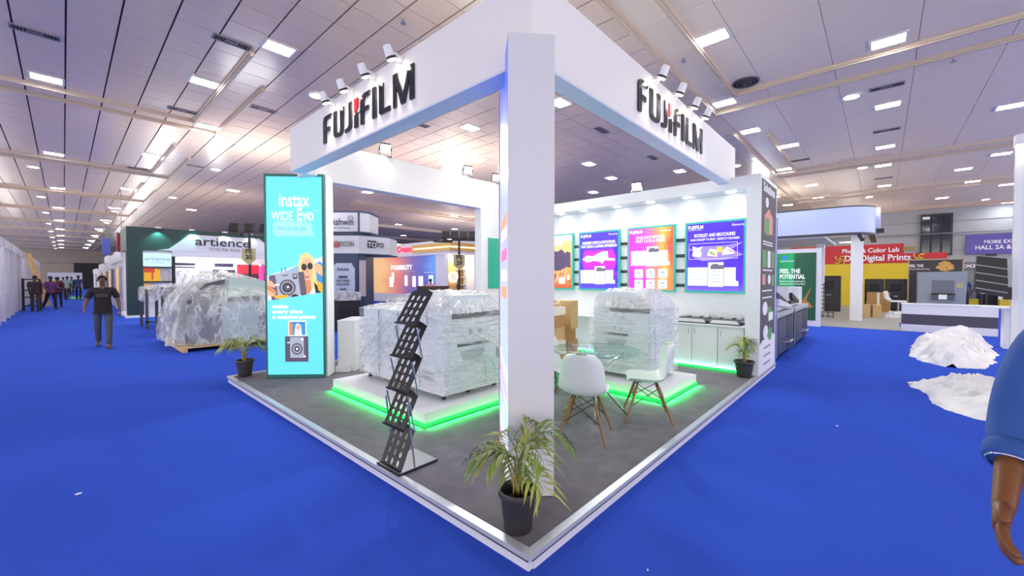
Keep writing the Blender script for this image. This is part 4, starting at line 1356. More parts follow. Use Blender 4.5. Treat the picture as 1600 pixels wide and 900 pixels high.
# ---- potted palms
LEAF = [mat('palm_leaf_green', '#8fa650', .5, var=.25, scale=20), mat('palm_leaf_yellow', '#b9c25e', .5, var=.2, scale=20), mat('palm_leaf_dark', '#75924a', .5, var=.2, scale=20)]
STALK = mat('palm_stalk', '#8f8a4a', .6)
POT = mat('pot_black_plastic', '#2f2b2d', .5, var=.1, scale=10)
SOIL = mat('potting_soil', '#2a1d16', .95, bump=.8, scale=30)
def palm(loc, label, seed, hgt, spread, nfr, pr, ph, shiftdir=None, mi=0):
    rnd = random.Random(seed)
    t = thing('potted_palm', label, 'plant', loc)
    pot = obj('pot', MB().lathe([(pr * .66, 0), (pr * .70, .01), (pr * .74, ph * .35), (pr * .77, ph * .36), (pr * .86, ph * .80), (pr * .90, ph * .82), (pr * .93, ph * .86), (pr, ph * .88), (pr, ph * .96), (pr * .96, ph), (pr * .88, ph), (pr * .86, ph * .9), (pr * .8, ph * .72)], n=32), POT, t, smooth='auto')
    obj('soil', MB().lathe([(pr * .84, ph * .78), (pr * .5, ph * .82), (0, ph * .80)], n=20), SOIL, t)
    for k in range(nfr):
        an = 2 * pi * k / nfr + rnd.uniform(-.35, .35)
        if shiftdir is not None and k % 3:
            an = shiftdir[k % len(shiftdir)] + rnd.uniform(-.5, .5)
        lean = rnd.uniform(.35, 1.0)
        H = hgt * rnd.uniform(.62, 1.0) * (1.12 - .32 * lean)
        R = spread * lean
        b = V3(rnd.uniform(-.03, .03), rnd.uniform(-.03, .03), ph * .80)
        d = V3(cos(an), sin(an), 0)
        pts = []
        for s_ in range(11):
            u = s_ / 10
            pts.append(b + d * (R * (u ** 1.7)) + V3(0, 0, (H - ph * .8) * (sin(u * pi * .62) / sin(pi * .62 if pi * .62 < pi / 2 else pi / 2)) * (1 - .18 * u * u * lean)))
        mb = MB()
        mb.tube(pts, [.007 - .005 * i / 10 for i in range(11)], 5, 0)
        side = d.cross(V3(0, 0, 1))
        n_l = 12
        for q in range(n_l):
            u = .42 + .58 * q / (n_l - 1)
            f = u * 10
            i0 = min(9, int(f))
            p = pts[i0].lerp(pts[i0 + 1], f - i0)
            tan = (pts[i0 + 1] - pts[i0]).normalized()
            Lf = spread * (.62 - .42 * abs(u - .6)) * rnd.uniform(.8, 1.1)
            for sg in (-1, 1):
                dr = (side * sg * rnd.uniform(.6, .95) + tan * rnd.uniform(.6, 1.0)).normalized()
                w = .0075 + .003 * rnd.random()
                nr = dr.cross(V3(0, 0, 1)).normalized()
                m1 = p + dr * (Lf * .5) + V3(0, 0, Lf * rnd.uniform(-.04, .06))
                m2 = p + dr * (Lf * .95) + V3(0, 0, -Lf * rnd.uniform(.18, .5))
                o = len(mb.v)
                mb.v += [p, m1 + nr * w, m1 - nr * w, m1 + V3(0, 0, -.004), m2]
                mb.f += [(o, o + 3, o + 1), (o, o + 2, o + 3), (o + 3, o + 4, o + 1), (o + 2, o + 4, o + 3)]
                mb.m += [1] * 4
        obj('frond', mb, [STALK, LEAF[(k + mi) % 3]], t, smooth=True)
    for k in range(3):
        x, y = rnd.uniform(-.03, .03), rnd.uniform(-.03, .03)
        obj('stem', MB().tube([(x, y, ph * .7), (x * 1.2, y * 1.2, ph * 1.15), (x * 1.6, y * 1.6, ph * 1.6)], [.013, .011, .006], 7), mat('palm_stem_tan', '#a08a5a', .7, var=.2, scale=20), t, smooth=True)
    return t
palm((.155, .225, ZP), 'largest potted palm in a black pot at the front corner of the stage', 5, .80, .36, 12, .125, .25, shiftdir=[-.75, 2.2, -2.0, -.3, 2.8])
palm((5.50, .17, ZP), 'potted palm in a black pot at the right end of the white wall', 11, .66, .30, 8, .15, .25, mi=1)
palm((.20, 6.06, ZP), 'potted palm in a black pot on the far left corner of the stage', 23, .72, .40, 9, .135, .26, shiftdir=[-.75, 2.4, -.4])

# ================================================================== NEIGHBOURING STANDS, LEFT
def stand_light(t, p, e):  # added fill: invented tube and point light that brighten the ceiling over a stand
    obj('fill_tube', MB().cyl((p[0], p[1] - .5, p[2]), (p[0], p[1] + .5, p[2]), .02, n=8), lit('fill_tube_glow', '#fbfdff', 9), t)
    l = bpy.data.lights.new('tube', 'POINT')
    l.energy, l.shadow_soft_size, l.color = e, .25, (1, .97, .93)
    lo = bpy.data.objects.new('fill_light', l)
    COL.objects.link(lo)
    lo.parent = t
    lo.location = (p[0], p[1], p[2] + .06)
GREEN = mat('dark_green_fascia', '#1c3a38', .5)
st = thing('green_stand', 'dark green exhibition stand with sloping white name board', 'stand', (.06, 21.77, 0))
Y0 = 21.77
def B(par, name, a, b, m, **k):
    return obj(name, MB().box(a, b), m, par, world=True, **k)
B(st, 'column', (.06, Y0, .1), (.56, Y0 + .5, 2.85), GREEN)
B(st, 'fascia_board', (.06, Y0, 2.85), (6.0, Y0 + .3, 3.82), GREEN)
B(st, 'fascia_board', (.06, Y0 + .3, 2.85), (.4, Y0 + 2.6, 3.82), mat('green_side_board', '#2f5a5a', .45))
B(st, 'base', (-.02, Y0 - .08, 0), (6.2, Y0 + 3.3, .1), OFFW)
obj('name_board', MB().prism([(1.0, 2.86), (5.6, 2.86), (5.6, 3.0), (4.9, 3.62), (2.15, 3.62), (1.42, 2.95)], (0, Y0 - .12, 0), (1, 0, 0), (0, 0, 1), (0, .12, 0)), mat('name_board_white', '#dfe0e6', .5), st, world=True)
B(st, 'valance', (1.5, Y0 - .1, 2.62), (6.0, Y0 + .1, 2.86), mat('valance_white', '#e6e7ec', .5))
text('artience', (3.4, Y0 - .125, 3.16), (1, 0, 0), (0, 0, 1), .56, mat('name_letter_navy', '#23263a', .4), st, w=2.15, bold=.006, ext=.01)
text('TOYO INK INDIA', (3.45, Y0 - .125, 2.93), (1, 0, 0), (0, 0, 1), .2, mat('name_letter_navy', '#23263a', .4), st, w=1.25)
B(st, 'display_screen', (.56, Y0 + .02, 2.17), (1.5, Y0 + .12, 2.74), lit('screen_pale_blue', '#c4e6f7', .95))
text('artience', (1.03, Y0 + .018, 2.42), (1, 0, 0), (0, 0, 1), .24, mat('screen_grey_letter', '#6d86a0', .5), st, w=.82)
text('CREATION FOR TOMORROW', (1.03, Y0 + .018, 2.30), (1, 0, 0), (0, 0, 1), .08, mat('screen_grey_letter', '#6d86a0', .5), st, w=.45)
B(st, 'frame_post', (1.5, Y0, .1), (1.62, Y0 + .12, 2.85), mat('black_shelf_frame', '#1e2226', .5))
for z in (2.10, 1.48, .86):
    B(st, 'shelf', (.5, Y0 + .02, z), (1.55, Y0 + .3, z + .05), mat('black_shelf_frame', '#1e2226', .5))
B(st, 'back_board', (.56, Y0 + .3, .1), (1.5, Y0 + .34, 2.85), mat('stand_white', '#e8e9ee', .5))
yb, rb = lit('shelf_print_yellow', '#f2b52a', .7), lit('shelf_print_red', '#d8452e', .7)
B(st, 'package_print', (.6, Y0 + .2, 1.53), (1.12, Y0 + .24, 2.05), yb)
B(st, 'package_print', (.6, Y0 + .18, 1.9), (.95, Y0 + .2, 2.1), rb)
B(st, 'package_print', (.84, Y0 + .17, 1.6), (.9, Y0 + .19, 2.0), rb)
B(st, 'package_print', (1.25, Y0 + .2, 1.55), (1.45, Y0 + .22, 2.0), mat('carton_print', '#d6d2dc', .5))
B(st, 'package_print', (.6, Y0 + .2, .95), (.8, Y0 + .24, 1.4), yb)
stand_light(st, (3.5, 1.8, 3.2), 120)
# inner back wall with panels
BW = mat('stand_inner_white', '#eceef2', .5)
B(st, 'back_wall', (1.6, Y0 + 3.0, .1), (6.4, Y0 + 3.1, 2.85), BW)
a = Art((1.65, Y0 + 2.98, .6), (1, 0, 0), (0, 0, 1), 4.6, 2.1)
vi, dk2, rd2, mg = mat('print_violet_bar', '#3a3358', .5), mat('print_charcoal', '#4a4850', .5), lit('print_red_block', '#e8344a', .75), lit('print_magenta_tube', '#f04aa8', .8)
a.rect(.02, .82, .26, .87, vi).rect(.02, .76, .26, .78, vi)
for k in range(34):
    x, y = .03 + .22 * ((k * 37) % 10) / 10, .28 + .44 * ((k * 23) % 11) / 11
    a.line(x, y, x + .02, y + .02 * (1 if k % 2 else -1), .02, dk2)
for k in range(20):
    a.rect(.30 + .02 * (k % 5), .3 + .11 * (k // 5), .31 + .02 * (k % 5), .36 + .11 * (k // 5), mat('print_grey_ink', '#8a8a96', .5))
a.rect(.44, .80, .62, .88, vi).rect(.42, .3, .64, .72, dk2).ell(.52, .66, .05, .05, pw, 12).ell(.58, .60, .04, .03, pw, 10)
a.rect(.66, .1, 1.0, .86, rd2).rect(.68, .12, .80, .62, dk2).rect(.81, .12, .97, .62, dk2)
a.line(.66, .36, 1, .36, .05, rd2)
a.done(st, 'print_shapes')
for k in range(4):
    obj('ink_tube', MB().cyl((5.55 + .3 * k, Y0 + 1.9, 1.3), (5.55 + .3 * k, Y0 + 1.9, 2.3), .13, n=14), (mg, rd2)[0], st, world=True)
    obj('tube_cap', MB().cyl((5.55 + .3 * k, Y0 + 1.9, 2.3), (5.55 + .3 * k, Y0 + 1.9, 2.45), .1, n=14), pw, st, world=True)
B(st, 'counter_unit', (5.2, Y0 + 1.6, .1), (6.6, Y0 + 2.3, 1.3), BW)
for x in (1.05, 2.2, 3.45, 4.5, 5.4):
    s_ = obj('spotlight', MB().box((x - .09, Y0 - .25, 3.80), (x + .09, Y0 - .05, 3.85)), OFFW, st, world=True)
    l = bpy.data.lights.new('stand_spot', 'SPOT')
    l.energy, l.spot_size, l.spot_blend, l.color = (60 if x < 2.5 else 30), radians(110), .7, ((.25, 1, .85) if x < 2.5 else (.8, 1, 1))
    lo = bpy.data.objects.new('stand_light', l)
    COL.objects.link(lo)
    lo.parent = st
    lo.location = (x - .06, -.16, 3.78)

# wrapped press on a pallet
pt = thing('pallet', 'bare wooden pallet under the plastic-covered machine', 'pallet', (0, 9.95, 0))
for k in range(6):
    obj('plank', MB().box((.0, .02 + k * .45, .085), (2.3, .40 + k * .45, .11)), PALLET, pt)
for x in (.02, 1.1, 2.2):
    obj('runner', MB().box((x, .02, .0), (x + .09, 2.65, .085)), PALLET, pt)
cm = thing('covered_press', 'bulky press draped in clear plastic sheet on a wooden pallet', 'machine', (0, 10.0, .11))
GRN = mat('press_pale_green', '#b9cfc6', .5)
DRK = mat('press_dark_grey', '#565560', .5)
obj('side_frame', MB().bbox((.15, .25, 0), (.85, 2.3, 1.05), .03), DRK, cm)
obj('main_frame', MB().bbox((.80, .15, .0), (2.1, 2.2, 1.12), .03), GRN, cm)
obj('head', MB().prism([(.95, 1.12), (2.05, 1.12), (1.9, 1.38), (1.6, 1.52), (1.0, 1.56)], (0, .3, 0), (1, 0, 0), (0, 0, 1), (0, 1.5, 0)), GRN, cm)
obj('hood', MB().prism([(.2, 1.05), (.92, 1.05), (.92, 1.52), (.55, 1.42)], (0, .4, 0), (1, 0, 0), (0, 0, 1), (0, 1.4, 0)), DRK, cm)
obj('front_window', MB().box((1.55, .13, .2), (1.95, .155, .7)), mat('press_window', '#5f5a68', .3), cm)
obj('rail', MB().box((.85, .12, .98), (1.6, .15, 1.1)), DRK, cm)
def drape(x0, y0, x1, y1, rings, seed, folds=15, n=96):
    """plastic sheet hung over a machine: rings = (height, scale, x shift)"""
    mb = MB()
    cx, cy, rx, ry = (x0 + x1) / 2, (y0 + y1) / 2, (x1 - x0) / 2, (y1 - y0) / 2
    for k, (z, s_, dx) in enumerate(rings):
        for i in range(n):
            t_ = 2 * pi * i / n
            c_, q_ = cos(t_), sin(t_)
            e = .55
            px = (abs(c_) ** e) * (1 if c_ > 0 else -1)
            py = (abs(q_) ** e) * (1 if q_ > 0 else -1)
            low = max(0, 1 - z / 1.3)
            w = 1 + (.02 + .05 * low) * sin(folds * t_ + seed + 2 * noise.noise(V3(c_ * 2, q_ * 2, z * 2 + seed))) + .06 * noise.noise(V3(c_ * 3, q_ * 3, z * 3 + seed)) + .03 * noise.noise(V3(c_ * 9, q_ * 9, z * 9)) + .02 * abs(noise.noise(V3(c_ * 20, q_ * 20, z * 16)))
            mb.v.append(V3(cx + dx + px * rx * s_ * w, cy + py * ry * s_ * w, z + .05 * noise.noise(V3(c_ * 4 + seed, q_ * 4, z * 2))))
    m = len(rings)
    for k in range(m - 1):
        for i in range(n):
            mb.f.append((k * n + i, k * n + (i + 1) % n, (k + 1) * n + (i + 1) % n, (k + 1) * n + i))
            mb.m.append(0)
    return mb
SHEET = film('plastic_sheet', '#f4f9f7', .24, .6, (2.0, 2.0, 1.0), .6, .8, .2, 3.5)
SHEET2 = film('plastic_sheet_milky', '#f5f7fa', .30, .6, (3, 3, 3), .6, .8, .2, 2.5)
obj('plastic_sheet', drape(-.10, .0, 2.35, 2.55, [(.03, 1.0, -.05), (.3, 1.03, 0), (.62, 1.04, .03), (.92, 1.03, .08), (1.12, .97, .12), (1.28, .84, .12), (1.42, .68, .05), (1.56, .50, -.05), (1.66, .34, -.12), (1.70, .18, -.16), (1.71, .02, -.16)], 1.3), SHEET, cm, smooth=True, label='clear plastic dust sheet')
# further wrapped cabinets on the left aisle
def wrapped(x, y, w, d, h, frame, label, seed, cat='machine', rz=0, top=.35, legs=True):
    t = thing('wrapped_cabinet', label, cat, (x, y, 0), rz)
    if legs:
        for px, py in ((0, 0), (w - .07, 0), (0, d - .07), (w - .07, d - .07)):
            obj('leg', MB().box((px, py, 0), (px + .07, py + .07, h - top)), frame, t)
        obj('cross_rail', MB().box((0, 0, .2), (w, .05, .26)), frame, t)
        obj('body', MB().bbox((0, 0, h - top), (w, d, h - .05), .02), frame, t)
    else:
        obj('body', MB().bbox((.03, .03, 0), (w - .03, d - .03, h - .06), .02), frame, t)
        obj('panel', MB().box((.1, .01, .1), (w - .1, .03, h * .6)), MGREY, t)
    obj('plastic_wrap', drape(-.06, -.06, w + .06, d + .06, [(h - top - .1 if legs else .12, 1.02, 0), (h - top * .6 if legs else h * .5, 1.03, 0), (h - .05, 1.02, 0), (h + .0, .96, 0), (h + .03, .6, 0), (h + .03, .02, 0)], seed, 11, 72), SHEET2, t, smooth=True, label='milky plastic wrap')
    return t
wrapped(.12, 13.6, .75, 1.2, 1.45, mat('frame_grey_metal', '#4b4d55', .5), 'grey machine frame with plastic-wrapped top behind the draped press', 2.0)
wrapped(.05, 16.2, .8, 1.5, 1.35, mat('frame_grey_metal', '#4b4d55', .5), 'plastic-wrapped frame next to the dark green column', 4.0)
wrapped(2.6, 14.3, .5, 1.0, 1.25, mat('frame_dark', '#3c3538', .5), 'dark machine under plastic left of the cyan tower', 6.0, legs=False)

# temporary floodlight poles
def light_pole(x, y, h, n, label, code, facing, en):
    t = thing('floodlight_pole', label, 'lamp', (x, y, 0), facing)
    PO = mat('pole_black', '#231f22', .5)
    obj('pole', MB().cyl((0, 0, .03), (0, 0, h), .04, n=12), PO, t)
    obj('foot', MB().lathe([(.3, 0), (.3, .03), (.06, .06)], n=16), PO, t)
    obj('crossbar', MB().box((-.56, -.03, h - .02), (.56, .03, h + .03)), PO, t)
    for k in range(n):
        cx = -.45 + .9 * k / (n - 1)
        R = Matrix.Translation((cx, 0, h + .18)) @ Matrix.Rotation(radians(-20), 4, 'X')
        hd = obj('flood_head', MB().box((-.13, -.03, -.13), (.13, .05, .13), M=R), mat('flood_head_grey', '#3b3638', .5), t)
        fins = MB()
        for q in range(6):
            fins.box((-.12 + q * .045, -.06, -.12), (-.11 + q * .045, -.03, .12), M=R)
        obj('cooling_fin', fins, PO, hd)
    obj('drip_tray', MB().prism([(-.95, -.02), (-.2, -.02), (-.25, -.08), (-.8, -.08)], (0, -.06, h), (1, 0, 0), (0, 0, 1), (0, .1, 0)), PO, t)
    obj('badge', MB().prism([(-.2, .25), (-.2, -.1), (0, -.28), (.2, -.1), (.2, .25)], (0, -.06, h - .75), (1, 0, 0), (0, 0, 1), (0, .015, 0)), mat('badge_khaki', '#a89f74', .5), t)
    for s_, dz in ((code[0], -.65), (code[1], -.84)):
        text(s_, WM[t.name] @ V3(0, -.062, h + dz), WM[t.name].to_3x3() @ V3(1, 0, 0), (0, 0, 1), .2, mat('badge_black', '#1b1a18', .5), t, bold=.008)
    l = bpy.data.lights.new('pole_flood', 'AREA')
    l.shape, l.size, l.size_y, l.energy, l.color = 'RECTANGLE', 1.5, .3, en, (1, .97, .95)
    lo = bpy.data.objects.new('pole_flood_lamp', l)
    COL.objects.link(lo)
    lo.parent = t
    lo.location = (0, .15, h + .36)
    lo.rotation_euler = (radians(165), 0, 0)
    return t
light_pole(2.31, 13.61, 3.1, 3, 'black floodlight pole with PE 30 badge left of the cyan tower', ('PE', '30'), -pi / 4 + .1, 90)
light_pole(7.4, 9.3, 2.95, 4, 'black floodlight pole with four heads in front of the golden stand', ('PE', '29'), -pi / 4 + .1, 90)

# white shell stands along the far side of the left aisle
SH = mat('shell_white_panel', '#dcdbe2', .5)
SHP = mat('shell_grey_post', '#c4c2cc', .45, metal=.2)
def shell(y, lab, i):
    t = thing('shell_stand', lab, 'stand', (-3.28, y, 0), 0, 'white shell stands along the left aisle')
    for yy in (0, 1.98, 3.9):
        obj('post', MB().box((-.05, yy, 0), (.05, yy + .08, 3.2)), SHP, t)
    obj('fascia_board', MB().box((-.03, 0, 2.85), (.03, 4, 3.2)), SH, t)
    obj('back_panel', MB().box((-3, 0, 0), (-2.95, 4, 2.9)), SH, t)
    obj('side_panel', MB().box((-3, 3.95, 0), (0, 4.0, 2.9)), SH, t)
    obj('counter', MB().box((-.5, .3, 0), (-.06, 1.9, 1.0)), SH, t)
    stand_light(t, (-1.4, 2, 2.3), 30)
    obj('counter_top', MB().box((-.55, .28, 1.0), (-.04, 1.92, 1.04)), OFFW, t)
    obj('wall_panel', MB().box((-.5, 1.95, 0), (-.04, 4, 2.85) if i % 3 else (-.04, 2.6, 2.85)), SH, t)
    return t
names = ['nearest white shell stand at the left picture edge', 'second white shell stand along the left aisle', 'third white shell stand, beside the metal barrier', 'fourth white shell stand along the left aisle', 'fifth white shell stand along the left aisle', 'sixth white shell stand along the left aisle', 'seventh white shell stand far down the left aisle', 'eighth white shell stand far down the left aisle', 'farthest white shell stand of the left aisle']
for i, s in enumerate(names):
    shell(19.5 + 4.05 * i if i < 5 else 39.9 + 5 * (i - 5), s, i)
t = thing('barrier', 'black metal barrier stand beside the white shell stands', 'barrier', (-3.1, 30.6, 0))
obj('post', MB().cyl((0, 0, 0), (0, 0, 1.65), .05), BLACK, t)
obj('post', MB().cyl((.55, .3, 0), (.55, .3, 1.6), .05), BLACK, t)
for z in (.25, .7, 1.05, 1.6):
    obj('rail', MB().cyl((0, 0, z), (.55, .3, z), .03), BLACK, t)
t = thing('timber_bundle', 'tan timber boards leaning against the white stands', 'timber', (-2.95, 35.5, 0))
for k in range(3):
    obj('plank', MB().cyl((.5 + k * .08, k * .1, 0), (-.2 + k * .05, k * .1, 3.1), .07, n=6), PALLET, t)
# white stands on the near side of the left aisle
rows = [(25.6, 5, 3.0, 'white stand right behind the dark green column'), (31.0, 4, 3.0, 'white stand just beyond the dark green column'), (35.5, 4.5, 2.8, 'second white stand beyond the dark green one'), (40.5, 5, 3.3, 'third white stand beyond the dark green one'), (46, 6, 2.7, 'fourth white stand beyond the dark green one'), (52.5, 7, 3.0, 'fifth white stand on the near side of the aisle'), (60, 8, 2.6, 'sixth white stand on the near side of the aisle'), (69, 10, 2.8, 'last white stand before the far wall')]
for k, (y, L, h, s) in enumerate(rows):
    t = thing('white_stand', s, 'stand', (.2 + .12 * k, y, 0), 0, 'white stands right of the left aisle')
    obj('side_panel', MB().box((0, 0, 0), (.1, L - .6, h)), SH, t)
    stand_light(t, (2.0, 1.5, h - .3), 60)
    obj('front_panel', MB().box((0, -.05, 0), (4, .05, h)), SH, t)
    obj('fascia_board', MB().box((-.05, 0, h - .5), (0, L - .6, h + .05)), OFFW, t)
    for q in range(2):
        obj('graphic', MB().box((-.02, .5 + q * 1.6, .7), (0, 1.6 + q * 1.6, 2.2)), (mat('graphic_grey', '#a9aebb', .5), lit('graphic_warm', '#f3c06a', .7), mat('graphic_blue', '#7f8fc4', .5), mat('graphic_black', '#33313a', .5))[(k * 2 + q) % 4], t)
for x0, x1, y, z0, z1, m, s in ((-.25, .05, 30.2, 2.95, 3.85, mat('banner_blue', '#4a58b0', .6), 'blue hanging banner block over the aisle stands'), (-.0, .32, 25.0, 2.9, 3.75, mat('banner_red', '#8f1626', .6), 'dark red hanging banner block over the aisle stands')):
    t = thing('hanging_banner', s, 'banner', (x0, y, z0))
    obj('cloth', MB().box((0, 0, 0), (x1 - x0, .35, z1 - z0)), m, t)
    obj('top_bar', MB().box((-.02, -.02, z1 - z0), (x1 - x0 + .02, .37, z1 - z0 + .04)), MGREY, t)
    obj('cord', MB().cyl(((x1 - x0) / 2, .17, z1 - z0), ((x1 - x0) / 2, .17, HC - z0), .01, n=5), MGREY, t)
t = thing('low_partition', 'long low white partition before the far cream wall', 'partition', (-3.2, 84, 0))
obj('panel', MB().box((0, 0, 0), (3.3, .1, 2.4)), SH, t)
obj('top_rail', MB().box((0, -.02, 2.4), (3.3, .12, 2.46)), OFFW, t)
t = thing('green_mat', 'small bright green mat on the aisle carpet between walkers', 'mat', (-1.35, 46, 0))
obj('mat_sheet', MB().box((0, 0, 0), (.7, 6, .02)), mat('mat_green', '#3fae4a', .8), t)
obj('edge', MB().box((-.02, -.02, 0), (.72, .0, .015)), mat('mat_green_edge', '#2f8a3a', .8), t)

# ================================================================== STANDS BEHIND THE BOOTH
NAVY = mat('navy_board', '#22365a', .45)
PGREY = mat('tower_pale_grey', '#c9ccd6', .45)
# blue tower, eight-sided, front squarely to the camera
tc = V3(5.02, 12.86, 0)
tw = thing('signboard_tower', 'navy and grey sign tower behind the cyan advert tower', 'tower', tc, YAW - pi / 2)
def octo(r_f, cut, z0, z1, m, nm):
    """front face half-width r_f, sides chamfered by cut"""
    p = [(-r_f, 0), (r_f, 0), (r_f + cut, cut * 1.15), (r_f + cut, cut * 1.15 + 1.0), (-r_f - cut, cut * 1.15 + 1.0), (-r_f - cut, cut * 1.15)]
    return MB().prism(p, (0, 0, z0), (1, 0, 0), (0, 1, 0), (0, 0, z1 - z0))
obj('body', octo(.50, .18, 0, 2.5, NAVY, ''), NAVY, tw)
obj('band', octo(.56, .82, 2.54, 3.18, PGREY, ''), PGREY, tw)
for z in (2.50, 3.18):
    obj('band_trim', octo(.57, .83, z, z + .05, NAVY, ''), NAVY, tw)
obj('top_box', octo(.58, .26, 3.32, 4.0, PGREY, ''), PGREY, tw)
for z in (3.27, 4.0):
    obj('box_trim', octo(.60, .27, z, z + .06, NAVY, ''), NAVY, tw)
for x in (-.6, .55):
    obj('box_trim', MB().box((x, -.03, 3.3), (x + .05, .02, 4.03)), NAVY, tw)
stand_light(tw, (0, 2.6, 3.2), 110)
obj('neck', octo(.4, .2, 3.22, 3.28, DGREY, ''), DGREY, tw)
tx = lambda x, z, y=-.03: WM[tw.name] @ V3(x, y, z)
TU = WM[tw.name].to_3x3() @ V3(1, 0, 0)
NV = mat('navy_letter', '#2a3050', .4)
text('Ashwin', tx(-.02, 3.55), TU, (0, 0, 1), .34, NV, tw, w=.84, bold=.004)
text('ENTERPRISES', tx(-.02, 3.42), TU, (0, 0, 1), .08, NV, tw, w=.6)
obj('logo_mark', MB().lathe([(.085, 0), (.085, .012), (.07, .012), (.07, 0), (.085, 0)], (.28, -.02, 3.80), 20, ax=Matrix.Rotation(pi / 2, 3, 'X')), NV, tw)
mred = mat('sign_red', '#b5303a', .4)
for k in range(3):
    x = -.40 + .08 * k
    obj('logo_mark', MB().prism([(x, 2.98), (x + .05, 2.98), (x + .14, 2.76), (x + .10, 2.74)], (0, -.02, 0), (1, 0, 0), (0, 0, 1), (0, -.01, 0)), mred, tw)
text('VULCAN', tx(.13, 2.80), TU, (0, 0, 1), .2, mat('sign_black', '#1d1c22', .4), tw, w=.56, bold=.003)
text('PRESS FINISHING', tx(.12, 2.94), TU, (0, 0, 1), .06, mat('sign_black', '#1d1c22', .4), tw, w=.5)
# second face lettering
d_ = Vector((.82, .943, 0)).normalized()
DU = WM[tw.name].to_3x3() @ d_
base = WM[tw.name] @ (V3(.56, 0, 0) + d_ * .62 + V3(.02, -.017, 0))
obj('logo_mark', MB().prism([(-.28, -.11), (.02, -.11), (.06, .15), (-.28, .15)], base + V3(0, 0, 2.88), DU, (0, 0, 1), DU.cross(V3(0, 0, 1)) * .01), mat('sign_black', '#1d1c22', .4), tw, world=True)
text('TO', base + DU * -.12 + V3(0, 0, 2.80) + DU.cross(V3(0, 0, 1)) * .02, DU, (0, 0, 1), .24, PGREY, tw, bold=.006)
text('FO', base + DU * .22 + V3(0, 0, 2.80) + DU.cross(V3(0, 0, 1)) * .01, DU, (0, 0, 1), .24, mat('sign_black', '#1d1c22', .4), tw, bold=.004)
obj('poster_board', MB().prism([(-.30, 1.0), (.34, 1.0), (.42, 1.12), (.42, 2.0), (.38, 2.06), (.30, 2.2), (-.24, 2.2), (-.34, 2.1), (-.42, 2.02), (-.42, 1.05)], (0, -.02, 0), (1, 0, 0), (0, 0, 1), (0, .02, 0)), mat('poster_pale_blue', '#aeb9d2', .4), tw)
text('Ashwin', tx(.0, 1.92), TU, (0, 0, 1), .18, NV, tw, w=.42, bold=.003)
obj('label_plate', MB().box((-.16, -.035, 1.66), (.16, -.02, 1.74)), NV, tw)
for s_, z in (('POST PRESS', 1.52), ('SOLUTIONS', 1.40), ('UNDER', 1.22), ('ONE ROOF', 1.10)):
    text(s_, tx(0, z), TU, (0, 0, 1), .12, NV, tw, w=.46 if len(s_) > 5 else .24, bold=.003)
obj('side_graphic', MB().prism([(.0, 1.0), (.25, 1.0), (.25, 2.3), (0, 2.3)], V3(.55, .04, 0), d_, (0, 0, 1), V3(.02, -.02, 0)), mat('side_graphic_pale', '#b9aab4', .5), tw)

# golden corner stand and colour wall
gs = thing('golden_stand', 'white corner stand with golden lit fascia far behind the left printer', 'stand', (13.6, 17.4, 0))
GW = mat('stand_bright_white', '#eceaf0', .5)
GOLD = mat('gold_fascia', '#c9a566', .35, metal=.5)
stand_light(gs, (3.5, 4, 3.4), 320)
stand_light(gs, (9.0, 4, 3.4), 320)
B(gs, 'fascia_board', (13.6, 17.4, 3.1), (13.9, 29, 3.95), GW)
B(gs, 'fascia_board', (13.9, 17.4, 3.1), (24, 17.7, 3.95), GW)
B(gs, 'gold_band', (13.53, 17.33, 3.28), (13.6, 21.2, 3.78), GOLD)
B(gs, 'gold_band', (13.6, 17.33, 3.28), (24, 17.4, 3.78), GOLD)
B(gs, 'light_line', (13.50, 17.3, 3.50), (13.53, 21.0, 3.55), lit('warm_line', '#ffe2a0', 4))
B(gs, 'light_line', (13.53, 17.30, 3.50), (24, 17.33, 3.55), lit('warm_line', '#ffe2a0', 4))
B(gs, 'side_wall', (13.75, 19.0, 0), (13.9, 29, 3.1), GW)
a = Art((13.74, 29, .6), (0, -1, 0), (0, 0, 1), 10.0, 2.5)
a.back(gs, gradient('colour_wall_print', [(0, '#eeb878'), (.35, '#efbd80'), (.55, '#dd8270'), (.75, '#76629e'), (.88, '#5a62b4'), (1, '#5f92d8')], 'X', .55, wob=.25), 'print_sheet')
for x, y, w in ((.47, .18, .05), (.50, .30, .03), (.66, .22, .035), (.75, .2, .04), (.82, .2, .05), (.93, .22, .045)):
    a.rect(x, y, x + w, y + .28, lit('print_white', '#f4f6ff', .95))  # white prints and lettering here given their own glow to look brighter
a.rect(.45, .12, .56, .14, pw).line(.5, .6, .78, .6, .03, pw).line(.88, .57, .98, .57, .05, pw)
a.done(gs, 'print_shapes')
a.text('POSSIBILITY', .62, .66, .42, lit('print_white', '#f4f6ff', .95), gs, w=.26, bold=.02)
text('CREATIVE', (13.58, 23.9, 3.38), (0, -1, 0), (0, 0, 1), .42, lit('red_glow_letter', '#ff2038', 2.2), gs, w=2.0, bold=.03) if False else text('Canon', (13.58, 22.2, 3.40), (0, -1, 0), (0, 0, 1), .55, lit('red_glow_letter', '#ff2038', 2.2), gs, w=1.75, bold=.04)
B(gs, 'corner_post', (13.75, 18.2, 0), (14.1, 19.0, 3.1), GW)
WOOD = mat('warm_wood_panel', '#c99a5e', .4, var=.12, scale=3)
B(gs, 'niche_wall', (14.1, 18.6, .3), (17.0, 18.7, 3.0), WOOD)
B(gs, 'niche_frame', (13.95, 18.4, 2.85), (15.6, 18.6, 3.1), GW)
B(gs, 'niche_frame', (15.55, 17.45, 0), (16.05, 18.5, 3.1), GW)
for z in (.7, 1.2, 1.7, 2.2):
    B(gs, 'shelf', (15.0, 18.25, z), (15.9, 18.6, z + .05), OFFW)
